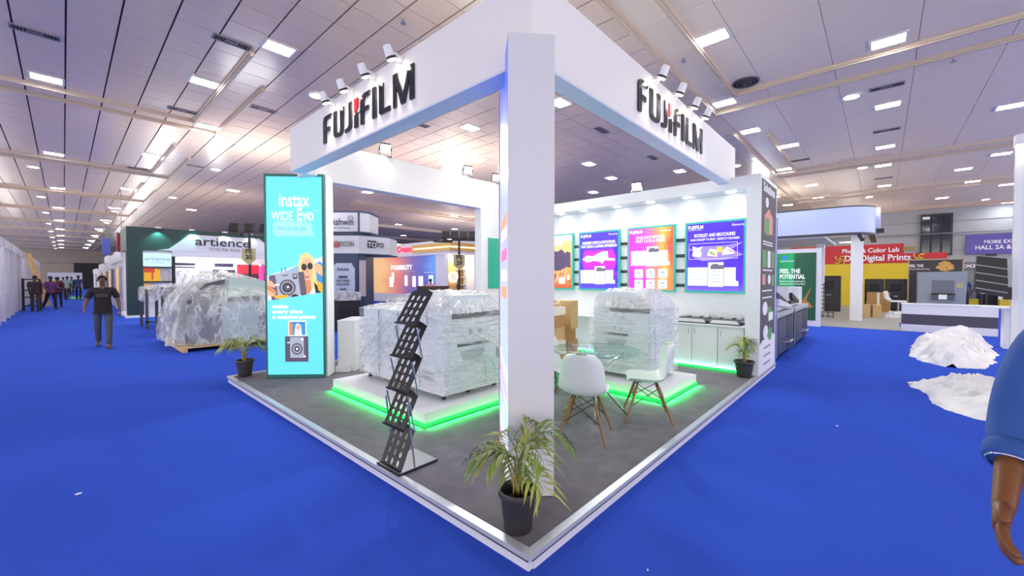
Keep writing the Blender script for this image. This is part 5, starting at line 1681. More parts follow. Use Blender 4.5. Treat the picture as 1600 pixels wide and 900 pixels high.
obj('ring_sign', MB().lathe([(.36, 0), (.36, .06), (.27, .06), (.27, 0), (.36, 0)], (14.72, 18.5, 1.75), 24, ax=Matrix.Rotation(pi / 2, 3, 'X')), lit('ring_glow', '#ffe9a0', 3), gs, world=True)
obj('ring_disc', MB().lathe([(.2, 0), (.2, .03), (0, .03)], (14.72, 18.52, 1.75), 18, ax=Matrix.Rotation(pi / 2, 3, 'X')), OFFW, gs, world=True)
for x in (14.2, 14.6, 15.0, 15.4):
    l = bpy.data.lights.new('niche', 'POINT')
    l.energy, l.color, l.shadow_soft_size = 14, (1, .85, .55), .05
    lo = bpy.data.objects.new('niche_lamp', l)
    COL.objects.link(lo)
    lo.parent = gs
    lo.location = (x - 13.6, .95, 2.85)
    obj('niche_spot', MB().cyl((x, 18.35, 2.92), (x, 18.35, 3.05), .06, n=10), OFFW, gs, world=True)
B(gs, 'side_panel', (16.05, 17.6, 0), (24, 17.7, 3.1), mat('panel_olive_wood', '#8a7d62', .5))
B(gs, 'graphic', (16.6, 17.55, .6), (17.4, 17.6, 2.4), mat('graphic_dark', '#4a4448', .5))
B(gs, 'graphic', (17.3, 17.5, .5), (18.6, 17.55, 1.6), mat('graphic_pink', '#e8b4bc', .5))

# plastic-wrapped machines between the stands
t = thing('dark_cabinet', 'near-black low cabinet below the navy sign tower', 'cabinet', (3.95, 10.9, 0))
obj('body', MB().bbox((0, 0, 0), (.72, .7, .93), .02), mat('cabinet_near_black', '#1f1b1e', .5), t)
obj('top', MB().box((-.02, -.02, .93), (.74, .72, .96)), mat('cabinet_black_top', '#2a2428', .4), t)
t = thing('wrapped_parcel', 'grey parcel under crumpled film on top of the near-black cabinet', 'parcel', (3.95, 10.9, .96))
obj('carton', MB().bbox((.03, .03, 0), (.66, .62, .22), .01), MGREY, t)
obj('plastic_wrap', wrap_mesh(0, 0, .0, .70, .66, .25, .02, 22, 5), SHEET2, t, smooth=True, label='milky plastic wrap')
for k, (x, y, w, d, h, s) in enumerate(((5.3, 9.2, 1.5, 1.3, 1.0, 'plastic-wrapped pale machine right behind the left printer'), (7.6, 11.6, 2.0, 1.4, 1.05, 'low machine under crumpled plastic below the colour wall'), (8.2, 8.3, 1.1, 1.0, 1.08, 'plastic-wrapped machine at the foot of the far floodlight pole'), (9.6, 9.6, .9, .9, 1.45, 'tall grey wrapped cabinet before the wooden niche'), (11.2, 9.6, 1.2, 1, 1.1, 'dark wrapped machine right of the far floodlight pole'))):
    wrapped(x, y, w, d, h, (MGREY, mat('cabinet_pale_grey', '#a9a8ac', .5))[k % 2], s, 10 + k, legs=False)
t = thing('brown_crate', 'dark brown crate on the wrapped machines behind the rack', 'crate', (7.0, 10.6, 0))
obj('crate_wall', MB().box((0, 0, .0), (1.0, .6, 1.33)), mat('crate_brown', '#4a3838', .6), t)
obj('lid', MB().box((-.02, -.02, 1.33), (1.02, .62, 1.37)), mat('crate_brown_lid', '#5a4642', .6), t)

# ================================================================== STANDS ON THE RIGHT
cs = thing('canopy_stand', 'stand with big curved blue-white canopy on white columns', 'stand', (18.6, -.8, 0))
CAN = mat('canopy_blue_white', '#b9c6ee', .35)
out = [(18.6, 9.0)] + [(18.6 + 1.1 * (1 - cos(t_)), -.1 - 1.1 * sin(t_)) for t_ in [pi / 2 * k / 10 for k in range(11)]] + [(24, -1.2), (24, -1.0)] + [(18.8 + .9 * (1 - cos(t_)), -.1 - .9 * sin(t_)) for t_ in [pi / 2 * k / 10 for k in range(10, -1, -1)]] + [(18.8, 9.0)]
obj('canopy_fascia', MB().prism(list(reversed(out)), (0, 0, 3.42), (1, 0, 0), (0, 1, 0), (0, 0, .98)), CAN, cs, world=True, smooth='auto')
obj('canopy_edge', MB().prism(list(reversed(out)), (0, 0, 4.40), (1, 0, 0), (0, 1, 0), (0, 0, .05)), DGREY, cs, world=True)
obj('canopy_underside', MB().prism(list(reversed(out)), (0, 0, 3.34), (1, 0, 0), (0, 1, 0), (0, 0, .08)), mat('canopy_dark_edge', '#3c3944', .5), cs, world=True)
B(cs, 'ceiling_panel', (18.8, .3, 3.28), (24, 2.4, 3.36), mat('canopy_inner_white', '#c6ccdf', .45))
VIO = mat('violet_slat', '#4a3a8c', .45)
B(cs, 'slat_backing', (18.75, 2.4, 2.65), (18.85, 8, 3.34), mat('violet_dark', '#2a2450', .5))
for k in range(5):
    B(cs, 'slat', (18.66, 2.3, 2.70 + k * .13), (18.75, 8, 2.75 + k * .13), VIO)
stand_light(cs, (3.5, 4, 4.7), 120)
B(cs, 'column', (18.95, -.86, 0), (19.45, -.50, 3.36), OFFW)
B(cs, 'column', (22.4, .62, 0), (22.8, .92, 3.3), OFFW)
obj('canopy_lamp', MB().box((18.62, -1.45, 3.35), (18.9, -1.22, 3.5)), BLACK, cs, world=True)
obj('canopy_lamp', MB().tube([(18.7, -.75, 3.34), (18.7, -.8, 3.2), (18.62, -.85, 3.1)], .07, 8), BLACK, cs, world=True)
obj('round_sign', MB().lathe([(.55, 0), (.55, .12), (.45, .14), (0, .14)], (20.3, -1.2, 3.95), 24, ax=Matrix.Rotation(pi / 2, 3, 'X')), mat('round_sign_white', '#c4cae6', .4), cs, world=True)
ps = thing('green_poster', 'white framed green poster saying FEEL THE POTENTIAL', 'poster', (15.6, 0, 0))
B(ps, 'panel', (15.6, .12, 0), (15.75, 1.62, 2.68), OFFW)
a = Art((15.59, 1.45, .2), (0, -1, 0), (0, 0, 1), 1.2, 2.34)
a.back(ps, gradient('green_poster_print', [(0, '#1d8a4e'), (.44, '#2aa060'), (.5, '#23573a'), (1, '#1e4a36')], 'X', .5), 'print_sheet')
a.ell(.24, .93, .08, .035, lit('poster_blue_globe', '#2f8fd0', .8)).poly([(.7, .3), (.9, .5), (.78, .3), (.95, .2), (.6, .15)], lit('poster_orange_glow', '#b9773a', .6))
a.done(ps, 'print_shapes')
pwl = lit('print_white', '#f4f6ff', .95)
a.text('FEEL THE', .12, .70, .21, pwl, ps, w=.50, bold=.006, align='LEFT')
a.text('POTENTIAL', .12, .615, .21, pwl, ps, w=.62, bold=.006, align='LEFT')
a.text('Explore our innovative print', .12, .565, .09, pwl, ps, w=.62, align='LEFT')
a.text('solutions and services here', .12, .525, .09, pwl, ps, w=.62, align='LEFT')
a.text('KONICA MINOLTA', .12, .87, .07, pwl, ps, w=.36, align='LEFT')

# dark digital presses beside the booth end
PDK = mat('press_charcoal', '#363a4a', .45)
PLG = mat('press_light_grey', '#a6aab2', .4)
PWH = mat('press_white', '#d6d9de', .4)
def dark_press(x, w, label, k):
    t = thing('digital_press', label, 'printer', (x, .12, 0), 0, 'dark digital presses in a row')
    obj('body', MB().bbox((0, 0, .08), (w, .9, .86), .02), PDK, t)
    obj('top_deck', MB().bbox((-.02, -.03, .86), (w + .02, .95, .96), .015), PLG, t)
    obj('corner_post', MB().box((0, -.02, .06), (.12, .0, .86)), MGREY, t)
    obj('corner_post', MB().box((w - .1, -.02, .06), (w, .0, .86)), MGREY, t)
    d = obj('door', MB().bbox((.14, -.03, .12), (w * .55, -.005, .82), .005), PDK, t)
    obj('handle', MB().tube([(w * .3, -.03, .34), (w * .3, -.16, .35), (w * .5, -.16, .35), (w * .5, -.03, .34)], .018), PLG, d)
    obj('door', MB().bbox((w * .57, -.03, .12), (w - .12, -.005, .82), .005), BLACK, t)
    if k == 0:
        obj('output_bin', MB().prism([(0, .96), (1.2, .96), (1.25, 1.02), (.05, 1.3)], (.2, .1, 0), (1, 0, 0), (0, 0, 1), (0, .6, 0)), PWH, t)
        obj('output_bin', MB().prism([(0, .97), (1.0, 1.0), (.95, 1.1), (0, 1.45)], (.5, .72, 0), (1, 0, 0), (0, 0, 1), (0, .2, 0)), BLACK, t)
        obj('sloping_tray', MB().prism([(0, 1.10), (1.5, .99), (1.5, 1.05), (.0, 1.24)], (.25, -.02, 0), (1, 0, 0), (0, 0, 1), (0, .3, 0)), PWH, t)
        obj('tray_slot', MB().prism([(.1, 1.25), (1.3, 1.09), (1.3, 1.13), (.1, 1.36)], (.25, .02, 0), (1, 0, 0), (0, 0, 1), (0, .3, 0)), BLACK, t)
        obj('screen', MB().prism([(0, 1.1), (.30, 1.1), (.24, 1.62), (-.02, 1.62)], (-.02, .25, 0), (1, 0, 0), (0, 0, 1), (0, .3, 0)), MGREY, t)
        obj('monitor', MB().prism([(0, 1.05), (.9, 1.0), (.75, 1.6), (.25, 1.68)], (.75, .6, 0), (1, 0, 0), (0, 0, 1), (0, .12, 0)), PLG, t)
    else:
        obj('stacker', MB().bbox((1.5, .1, .96), (2.1, .7, 1.42), .02), PWH, t)
        obj('output_bin', MB().prism([(0, .96), (1.4, .96), (1.4, 1.05), (.1, 1.45)], (.1, .15, 0), (1, 0, 0), (0, 0, 1), (0, .55, 0)), PWH, t)
        obj('tray_slot', MB().prism([(.1, 1.16), (1.2, 1.0), (1.2, 1.08), (.1, 1.3)], (.2, .08, 0), (1, 0, 0), (0, 0, 1), (0, .06, 0)), BLACK, t)
        obj('roller', MB().box((.2, .1, 1.02), (1.3, .16, 1.1)), BLACK, t)
        obj('monitor', MB().prism([(0, 1.1), (.55, 1.05), (.5, 1.62), (.15, 1.66)], (.15, .62, 0), (1, 0, 0), (0, 0, 1), (0, .1, 0)), PLG, t)
    for px in (.08, w - .08):
        obj('foot', MB().cyl((px, .1, 0), (px, .1, .08), .04, n=8), BLACK, t)
        obj('foot', MB().cyl((px, .8, 0), (px, .8, .08), .04, n=8), BLACK, t)
    return t
dark_press(7.7, 2.0, 'dark press with folding trays next to the booth end graphic', 0)
dark_press(10.0, 2.2, 'dark press with white sloping trays in front of the green poster', 1)

# red and yellow colour lab stand
rs = thing('red_stand', 'red and yellow photo lab stand with white lettering, far right', 'stand', (30, -3.9, 0))
RED = mat('stand_red', '#c0262c', .5)
YEL = mat('stand_yellow', '#d8be2a', .5)
stand_light(rs, (1.2, 4, 3.9), 80)
B(rs, 'fascia_board', (30, -3.96, 2.52), (30.3, 3.0, 3.05), RED)
B(rs, 'fascia_board', (29.98, -2.3, 3.05), (30.3, 3.0, 3.62), RED)
B(rs, 'back_panel', (30.02, -3.9, 0), (30.2, 3.0, 2.52), YEL)
WHL = mat('sign_white_letter', '#eeeaf0', .5)
text('D S Digital Prints', (29.96, -1.15, 2.68), (0, -1, 0), (0, 0, 1), .48, WHL, rs, w=2.85, bold=.012)
text('Photo & Color Lab', (29.94, -.85, 3.16), (0, -1, 0), (0, 0, 1), .36, WHL, rs, w=2.5, bold=.008)
for cy in (.5, -2.9):
    for seg in ([(0, -.2), (0, .2)], [(-.2, 0), (.2, 0)], [(0, .2), (.2, .2)], [(.2, 0), (.2, -.2)], [(0, -.2), (-.2, -.2)], [(-.2, 0), (-.2, .2)]):
        (y0_, z0_), (y1_, z1_) = seg
        obj('emblem', MB().box((29.95, cy - max(y0_, y1_) - .03, 2.78 + min(z0_, z1_) - .03), (29.99, cy - min(y0_, y1_) + .03, 2.78 + max(z0_, z1_) + .03)), YEL, rs, world=True)
obj('small_logo', MB().box((29.93, -2.75, 3.2), (29.97, -2.25, 3.42)), mat('small_logo_olive', '#8a7a4a', .5), rs, world=True)
# dark cabinets under it
CABD = mat('cabinet_plum_black', '#2c2930', .5)
for k, (y0, y1, x, h, s) in enumerate(((.1, 1.0, 24.0, 1.78, 'dark tall cabinet between the two white columns'), (-1.5, -.75, 26.5, 1.62, 'plum-black cabinet right of the front column'), (-2.35, -1.52, 26.5, 1.62, 'second plum-black cabinet, under the yellow panel'), (-2.9, -2.38, 26.5, 1.15, 'lower plum-black cabinet left of the dark board'))):
    t = thing('dark_cabinet', s, 'cabinet', (x, y0, 0), 0, 'plum-black cabinets before the red stand')
    w = y1 - y0
    obj('body', MB().bbox((0, 0, 0), (.6, w, h), .01), CABD, t)
    obj('door', MB().box((-.02, .04, .1), (0, w - .04, h - .1)), mat('cabinet_plum_door', '#37333c', .45), t)
    obj('window', MB().box((-.03, w * .25, h * .62), (-.018, w * .75, h * .85)), BLACK, t)
    obj('handle', MB().box((-.05, w * .4, h * .45), (-.02, w * .6, h * .48)), STEEL, t)
t = thing('grey_fridge', 'tall grey cabinet like a fridge left of the dark lattice rack', 'cabinet', (20.6, .75, 0))
obj('body', MB().bbox((0, 0, 0), (.7, .75, 1.62), .02), MGREY, t)
obj('seam', MB().box((-.01, 0, 1.15), (0, .75, 1.18)), STEEL, t)
t = thing('lattice_rack', 'black lattice literature rack leaning by the front column', 'rack', (19.6, .05, 0))
for k in range(4):
    obj('upright', MB().cyl((0, k * .17, 0), (.25, k * .17, 1.45), .014, n=6), BLACK, t)
for k in range(9):
    obj('rung', MB().cyl((.03 * k, 0, .08 + k * .165), (.03 * k, .51, .08 + k * .165), .014, n=6), BLACK, t)
for x, y, w, h, m, s in ((21.3, -1.42, .62, .52, CARD2, 'pale marked carton on the grey floor beside the front column'), (25.2, -1.75, .9, .5, CARD, 'brown carton lying lower in the pair behind the column'), (25.25, -1.72, .85, .95, CARD, 'brown carton on top of the pair behind the column')):
    if h > .9:
        t = thing('floor_carton', s, 'box', (x, y, .5)); h = .45
    else:
        t = thing('floor_carton', s, 'box', (x, y, .012)); h = h - .012
    obj('carton', MB().bbox((0, 0, 0), (.5, w, h), .01), m, t)
    obj('tape', MB().box((-.004, w * .44, .0), (.2, w * .56, h + .003)), mat('tape_dark', '#6a5436', .5) if w < .7 else TAPE, t)
t = thing('film_scrap', 'crumpled clear film scrap beside the marked carton', 'plastic', (21.2, -1.9, .012))
obj('film_sheet', lump(0, -.3, .7, .4, .0, .25, 14, 14, 21, .06), SHEET2, t, smooth=True)
obj('film_edge', MB().tube([(0, -.3, .02), (.2, -.35, .06), (.5, -.3, .02)], .02), mat('film_rope', '#dfe6ee', .3), t)
t = thing('white_stool', 'white swivel chair behind the grey counter end', 'chair', (24.4, -2.0, 0))
obj('seat', MB().bbox((-.22, -.28, .55), (.22, .28, .62), .05), OFFW, t)
obj('backrest', MB().tube([(-.1, .28, .6), (0, .42, .75), (0, .45, 1.0), (0, .38, 1.02)], [.08, .09, .1, .06], 8), OFFW, t)
obj('stem', MB().cyl((0, 0, .05), (0, 0, .55), .04), STEEL, t)
obj('foot', MB().lathe([(.25, 0), (.25, .03), (.04, .06)], n=16), STEEL, t)
# plum board with golden picture, grey machine, striped counter
t = thing('dark_board', 'plum-dark framed board with golden picture behind the grey machine', 'board', (26, -4.15, 0))
obj('board', MB().box((0, 0, 0), (.1, 1.78, 2.55)), mat('board_plum', '#3a3338', .5), t)
obj('frame', MB().box((-.02, 0, 2.52), (.1, 1.78, 2.58)).box((-.02, -.03, 0), (.1, 0.02, 2.58)).box((-.02, 1.76, 0), (.1, 1.8, 2.58)), mat('board_frame_tan', '#a89878', .5), t)
gd = mat('gold_picture', '#c99a4a', .4, var=.5, scale=9)
for k in range(9):
    an = k * .75
    obj('print_shape', MB().ball((-.005, .55 + .2 * cos(an) * (.4 + .6 * (k % 3) / 2), 2.22 + .16 * sin(an)), (.006, .13, .09), 8), gd, t)
text('FEEL THE', (25.97, -2.62, 2.2), (0, -1, 0), (0, 0, 1), .17, WHL, t, w=.5, bold=.004)
text('POTENTIAL', (25.97, -2.75, 2.06), (0, -1, 0), (0, 0, 1), .1, WHL, t, w=.7)
t = thing('grey_machine', 'large pale grey machine with dark screen recess behind the striped counter', 'machine', (24, -4.1, 0))
GM = mat('machine_blue_grey', '#8d949e', .4)
obj('body', MB().prism([(.05, 0), (1.5, 0), (1.5, 1.93), (0, 1.95)], (0, 0, 0), (0, 1, 0), (0, 0, 1), (.8, 0, 0)), GM, t)
obj('recess', MB().box((-.01, .38, .75), (.0, 1.05, 1.57)), mat('machine_recess', '#6a707a', .4), t)
obj('shelf', MB().box((-.12, .38, .72), (0, 1.05, .92)), mat('machine_slate', '#545a64', .4), t)
obj('keyboard_tray', MB().box((-.1, .35, .95), (0, 1.08, 1.0)), BLACK, t)
obj('logo_mark', MB().lathe([(.10, 0), (.10, .01), (.05, .01), (.05, 0), (.1, 0)], (0, .22, 1.35), 14, ax=Matrix.Rotation(-pi / 2, 3, 'Y')), mat('logo_gold', '#c9b45a', .4), t)
obj('paper_sheet', MB().box((-.14, .6, .74), (-.121, .85, .95)), PAPER, t)
t = thing('striped_counter', 'long white reception counter with dark middle stripe', 'counter', (16, -3.87, 0))
for z0, z1, m, n_ in ((0, .22, OFFW, 'base_band'), (.22, .54, mat('counter_stripe', '#4f4b57', .5), 'stripe'), (.54, .83, OFFW, 'top_band')):
    obj(n_, MB().box((0 if n_ != 'stripe' else .02, 0, z0), (.6, 1.97, z1)), m, t)
obj('top', MB().box((-.02, -.02, .83), (.62, 1.99, .86)), OFFW, t)
t = thing('white_pedestal', 'slim white pedestal box with papers right of the striped counter', 'pedestal', (13.1, -3.85, 0))
obj('body', MB().box((0, 0, 0), (.3, .3, .95)), OFFW, t)
obj('top', MB().box((-.25, -.25, .95), (.5, .7, .98)), OFFW, t)
obj('papers', MB().box((-.1, .1, .98), (.2, .5, .995)), PAPER, t)
obj('knob', MB().ball((-.01, .15, .42), .025, 8), BLACK, t)
# purple direction sign on the back wall
t = thing('direction_sign', 'purple direction sign to more exhibits on the back wall', 'sign', (35.2, -8.6, 3.1))
obj('panel', MB().box((0, 0, 0), (.1, 3.45, 1.18)), mat('sign_purple', '#5a4f9c', .5, var=.15, scale=1.5), t)
obj('bracket', MB().box((.05, 1.0, -.12), (.12, 1.4, 0)).box((.05, 2.2, -.12), (.12, 2.6, 0)), DGREY, t)
text('MORE EXHIBITS', (35.19, -6.75, 3.72), (0, -1, 0), (0, 0, 1), .28, WHL, t, w=1.75, bold=.004)
text('HALL 2A & CAFETERIA', (35.19, -7.0, 3.38), (0, -1, 0), (0, 0, 1), .34, WHL, t, w=2.95, bold=.005)
t = thing('foyer_booth', 'grey portal frame with lettering in front of the dark doorway', 'stand', (33.5, -6.4, 0))
obj('post', MB().box((0, 0, 0), (.15, .15, 2.6)), STEEL, t)
obj('post', MB().box((0, 1.75, 0), (.15, 1.9, 2.6)), STEEL, t)
obj('fascia_board', MB().box((0, 0, 2.2), (.15, 1.9, 2.6)), mat('portal_grey', '#6d7078', .5), t)
text('EXPO', (33.49, -5.3, 2.28), (0, -1, 0), (0, 0, 1), .26, WHL, t, w=1.1, bold=.006)
for y, s in ((-6.75, 'small yellow floor crate at right of the doorway'), (-5.4, 'small yellow floor crate left in the doorway')):
    t = thing('yellow_crate', s, 'crate', (32.4, y, 0), 0, 'yellow crates by the doorway')
    obj('body', MB().box((0, 0, 0), (.5, .6, .45)), YEL, t)
    obj('rim', MB().box((-.02, -.02, .45), (.52, .62, .5)), YEL, t)

# white wall end with post at the right edge, hanging black shelf
t = thing('white_wall_stand', 'white stand wall with slim post cut by the right picture edge', 'stand', (6.47, -2.72, 0))
obj('post', MB().box((0, 0, 0), (.06, .06, 3.35)), OFFW, t)
obj('panel', MB().box((.02, -2.4, 0), (.08, .0, 3.3)), mat('panel_cool_white', '#dfe6f2', .45), t)
obj('joint', MB().box((.015, -2.4, 2.55), (.02, .0, 2.562)), GREYW, t)
obj('lamp_head', MB().box((-.14, -.05, 3.32), (.02, .08, 3.45)), OFFW, t)
obj('lamp_glow', MB().box((-.13, -.04, 3.31), (.0, .07, 3.32)), lit('spot_lens', '#fff3dc', 30), t)
t = thing('black_wall_shelf', 'black tilted shelf unit with pale edges hung on the white post', 'shelf', (6.30, -2.58, 1.38))
WM[t.name] = Matrix.Translation((6.30, -2.58, 1.38))
bm_ = MB().prism([(-.06, .05), (.16, -.02), (.235, .0), (.235, .50), (.18, .55), (.0, .50)], (0, .0, 0), (-RGT.x * 0 + 0, 1, 0), (0, 0, 1), (.08, 0, 0))
obj('body', MB().prism([(-.03, .02), (.26, .10), (.24, .56), (-.01, .52)], (0, 0, 0), (0, 1, 0), (0, 0, 1), (.1, 0, 0)), BLACK, t)
for k in range(4):
    obj('shelf_edge', MB().prism([(-.02, .08 + .1 * k), (.25, .14 + .1 * k), (.25, .155 + .1 * k), (-.02, .092 + .1 * k)], (-.012, 0, 0), (0, 1, 0), (0, 0, 1), (.012, 0, 0)), mat('shelf_edge_grey', '#9a9aa0', .4), t)
obj('bracket', MB().box((.02, -.06, .0), (.1, .0, .16)), BLACK, t)

# heaps of discarded plastic sheet
HEAP = mat('crumpled_white_plastic', '#efecec', .3, var=.06, scale=9, bump=.9)
def heap(x0, y0, x1, y1, h, seed, label, shape):
    t = thing('plastic_heap', label, 'plastic', ((x0 + x1) / 2, (y0 + y1) / 2, 0))
    cx, cy = (x0 + x1) / 2, (y0 + y1) / 2
    nx, ny = 110, 44
    mb = MB()
    for j in range(ny + 1):
        for i in range(nx + 1):
            u, v = i / nx, j / ny
            x, y = x0 + (x1 - x0) * u, y0 + (y1 - y0) * v
            e = shape(u, v) + .25 * noise.noise(V3(x * 2 + seed, y * 3, 0))
            e = max(0, min(1, e))
            r = 1 - abs(noise.noise(V3(x * 2.2 + seed, y * 4.5, 3))) * 1.6
            r2 = 1 - abs(noise.noise(V3(x * 6 + seed, y * 11, 7))) * 1.8
            r3 = 1 - abs(noise.noise(V3(x * 13 + seed, y * 24, 11))) * 1.8
            z = h * min(1, e * 1.6) * (.25 + .6 * max(0, r) + .4 * max(0, r2) + .22 * max(0, r3)) - (.03 if e <= 0 else 0)
            mb.v.append(V3(x - cx + .05 * noise.noise(V3(x * 5, y * 5, seed)), y - cy + .05 * noise.noise(V3(x * 5, y * 5, seed + 3)), max(-.0, z) if e > 0 else -.03))
    for j in range(ny):
        for i in range(nx):
            f = (j * (nx + 1) + i, j * (nx + 1) + i + 1, (j + 1) * (nx + 1) + i + 1, (j + 1) * (nx + 1) + i)
            if max(mb.v[q].z for q in f) > -.01:
                mb.f.append(f)
                mb.m.append(0)
    obj('sheet', mb, HEAP, t, smooth=True)
    rr = MB()
    for k in range(5):
        rx = (x1 - x0) * (.1 * k - .2)
        rr.tube([(rx, -.1, h * .5), (rx + .2, 0, h * .75), (rx + .45, .12, h * .5)], .015, 5)
    obj('fold', rr, HEAP, t, smooth=True)
    return t
heap(9.3, -4.0, 15.5, -1.9, .27, 2, 'larger heap of crumpled white plastic before the striped counter', lambda u, v: 1.15 - abs((v - .75 + .35 * u - .25 * u * (1 - u)) / (.30 - .08 * u)) * 1.0 - (2 * abs(u - .5)) ** 4 * .9)
heap(5.3, -3.4, 7.6, -1.75, .20, 9, 'smaller heap of crumpled white plastic nearer the man at right', lambda u, v: 1.1 - abs((v - .62 + .2 * (1 - u)) / .38) * 1.0 - (2 * abs(u - .5)) ** 4 * .9)

for x, y, r, s_ in ((-1.67, 3.09, .022, 'tiny white scrap on the blue carpet, left foreground'), (4.06, -1.08, .018, 'tiny white scrap on the blue carpet right of the stage'), (.47, -.473, .007, 'tiny white scrap on the blue carpet at the bottom edge')):
    t = thing('paper_scrap', s_, 'scrap', (x, y, 0))
    obj('scrap', MB().ball((0, 0, .006), (r, r * .6, .006), 8), PAPER, t)

# ================================================================== PEOPLE
def skin_mesh(name, nodes, edges, parent, m, levels=2, root=0):
    """one continuous surface grown round a skeleton: nodes = (point, radius or (rx, ry))"""
    me = bpy.data.meshes.new(name)
    me.from_pydata([tuple(p) for p, r in nodes], edges, [])
    me.materials.append(m)
    o = bpy.data.objects.new(name, me)
    COL.objects.link(o)
    o.parent = parent
    WM[o.name] = wm(parent).copy()
    md = o.modifiers.new('skin', 'SKIN')
    md.use_smooth_shade = True
    md.branch_smoothing = .4
    sv = me.skin_vertices[0].data
    for k, (p, r) in enumerate(nodes):
        sv[k].radius = r if isinstance(r, (tuple, list)) else (r, r)
        sv[k].use_root = k in (root if isinstance(root, (tuple, list)) else (root,))
    s = o.modifiers.new('smooth', 'SUBSURF')
    s.levels = s.render_levels = levels
    return o
LASTARM = []
HAIRM = mat('black_hair', '#15110f', .55)
SHOE = mat('dark_shoe', '#2a2320', .5)
def person(loc, yaw, h, label, shirt, trouser, skinc='#8a5a3c', legs=((.25, .1), (-.2, .35)), arms=((.3, .12, .4), (-.3, .12, .3)), belly=0.0, sleeve='short', lean=0.0, head=0.0, group=None, fingers=True, hair=True, logo=False):
    """figure facing its local +Y; legs (swing, knee), arms (swing, spread, elbow) for its left (+... -X) and right side"""
    k = h / 1.72
    t = thing('person', label, 'person', loc, yaw, group)
    SK = mat('skin_' + skinc[1:], skinc, .5)
    SM = mat('cloth_' + shirt[1:], shirt, .8, var=.12, scale=14, bump=.2)
    TM = mat('trouser_' + trouser[1:], trouser, .85, var=.15, scale=18, bump=.2)
    def sc(v):
        return V3(*v) * k
    hipz = .90
    # legs first, to find how high the pelvis stands
    raw = []
    for sx, (sw, kn) in zip((-1, 1), legs):
        hip = V3(sx * .095, 0, hipz)
        kne = hip + V3(sx * .012, sin(sw), -cos(sw)) * .43
        ank = kne + V3(0, sin(sw - kn), -cos(sw - kn)) * .41
        raw.append((hip, kne, ank))
    dz = .075 - min(a.z for _, _, a in raw)
    up = V3(0, 0, dz)
    pel = V3(0, 0, .95) + up
    L = lambda z, y=0: V3(0, y + sin(lean) * (z - .95), .95 + cos(lean) * (z - .95)) + up
    spine, chest, neckb, neck = L(1.12, .01), L(1.30, .0), L(1.435, -.01), L(1.50, .01)
    hd = radians(head)
    chin, mid, top = L(1.545, .035), L(1.615, .022), L(1.685, .0)
    N, E = [], []
    def node(p, r):
        N.append((p * k, tuple(q * k for q in r) if isinstance(r, tuple) else r * k))
        return len(N) - 1
    def edge(a, b):
        E.append((a, b))
    iP = node(pel, (.11, .085))
    iS = node(spine, (.10 + belly * .3, .075 + belly * .4))
    iC = node(chest, (.115, .08))
    iN = node(neckb, (.06, .055))
    iK = node(neck, .053)
    iH = node(chin, (.058, .068))
    iM = node(mid, (.072, .088))
    iT = node(top, (.055, .07))
    for a, b in ((iP, iS), (iS, iC), (iC, iN), (iN, iK), (iK, iH), (iH, iM), (iM, iT)):
        edge(a, b)
    shirt_n = [(pel - V3(0, 0, .085), (.168, .128)), (pel + V3(0, 0, .03), (.158 + belly * .3, .122 + belly * .6)), (spine, (.147 + belly * .4, .112 + belly)), (chest, (.172, .122 + belly * .3)), (neckb - V3(0, 0, .015), (.095, .08))]
    shirt_e = [(0, 1), (1, 2), (2, 3), (3, 4)]
    tr_n = [(pel - V3(0, 0, .0), (.125, .095))]
    tr_e = []
    hands = []
    for sx, (sw, sp, el) in zip((-1, 1), arms):
        sh = L(1.395) + V3(sx * .185, 0, 0)
        d1 = V3(sx * sin(sp), sin(sw) * cos(sp), -cos(sw) * cos(sp)).normalized()
        elb = sh + d1 * .285
        d2 = V3(sx * sin(sp) * .3, sin(sw + el), -cos(sw + el)).normalized()
        wr = elb + d2 * .245
        LASTARM.append((sh, elb, wr))
        iA = node(sh, .046)
        iB = node(elb, .043)
        iW = node(wr, (.030, .026))
        iQ = node(wr + d2 * .045, .026)
        edge(iC, iA); edge(iA, iB); edge(iB, iW); edge(iW, iQ)
        fw = d2
        sd = V3(0, 1, 0).cross(d2).normalized() if abs(d2.y) < .95 else V3(1, 0, 0)
        ac = fw.cross(sd).normalized()          # across the palm
        if fingers:
            for off in (.022, .008, -.006, -.020):     # the palm, one ray per finger
                i0 = node(wr + fw * .012 + ac * off * .6, .023)
                i1 = node(wr + fw * .055 + ac * off, .020)
                i2 = node(wr + fw * .088 + ac * off * 1.15, .0165)
                edge(i0, i1); edge(i1, i2)
                hands.append(i0)
            for f_, (off, ln) in enumerate(((.027, .070), (.0095, .082), (-.0075, .076), (-.0245, .058))):
                b0 = wr + fw * .075 + ac * off
                cur = sd * sx * .55
                i0 = node(b0, .0145)
                i1 = node(b0 + (fw + cur * .5).normalized() * (.03 + ln * .35), .0128)
                i2 = node(b0 + (fw + cur * .5).normalized() * (.03 + ln * .35) + (fw + cur * 1.8).normalized() * (ln * .5), .0108)
                edge(i0, i1); edge(i1, i2)
                hands.append(i0)
            b0 = wr + fw * .025 + ac * .020
            i0 = node(b0, .018)
            i1 = node(b0 + (fw * .8 + ac * .8).normalized() * .045, .0150)
            i2 = node(b0 + (fw * .8 + ac * .8).normalized() * .045 + (fw + sd * sx * .4).normalized() * .03, .0120)
            edge(i0, i1); edge(i1, i2)
            hands.append(i0)
        b = len(shirt_n)
        shirt_n += [(sh, .08), (sh.lerp(elb, .45), .074), (sh.lerp(elb, .85), .07)]
        shirt_e += [(3, b), (b, b + 1), (b + 1, b + 2)]
        if sleeve == 'three':
            shirt_n += [(elb, .066), (elb.lerp(wr, .42), .060)]
            shirt_e += [(b + 2, b + 3), (b + 3, b + 4)]
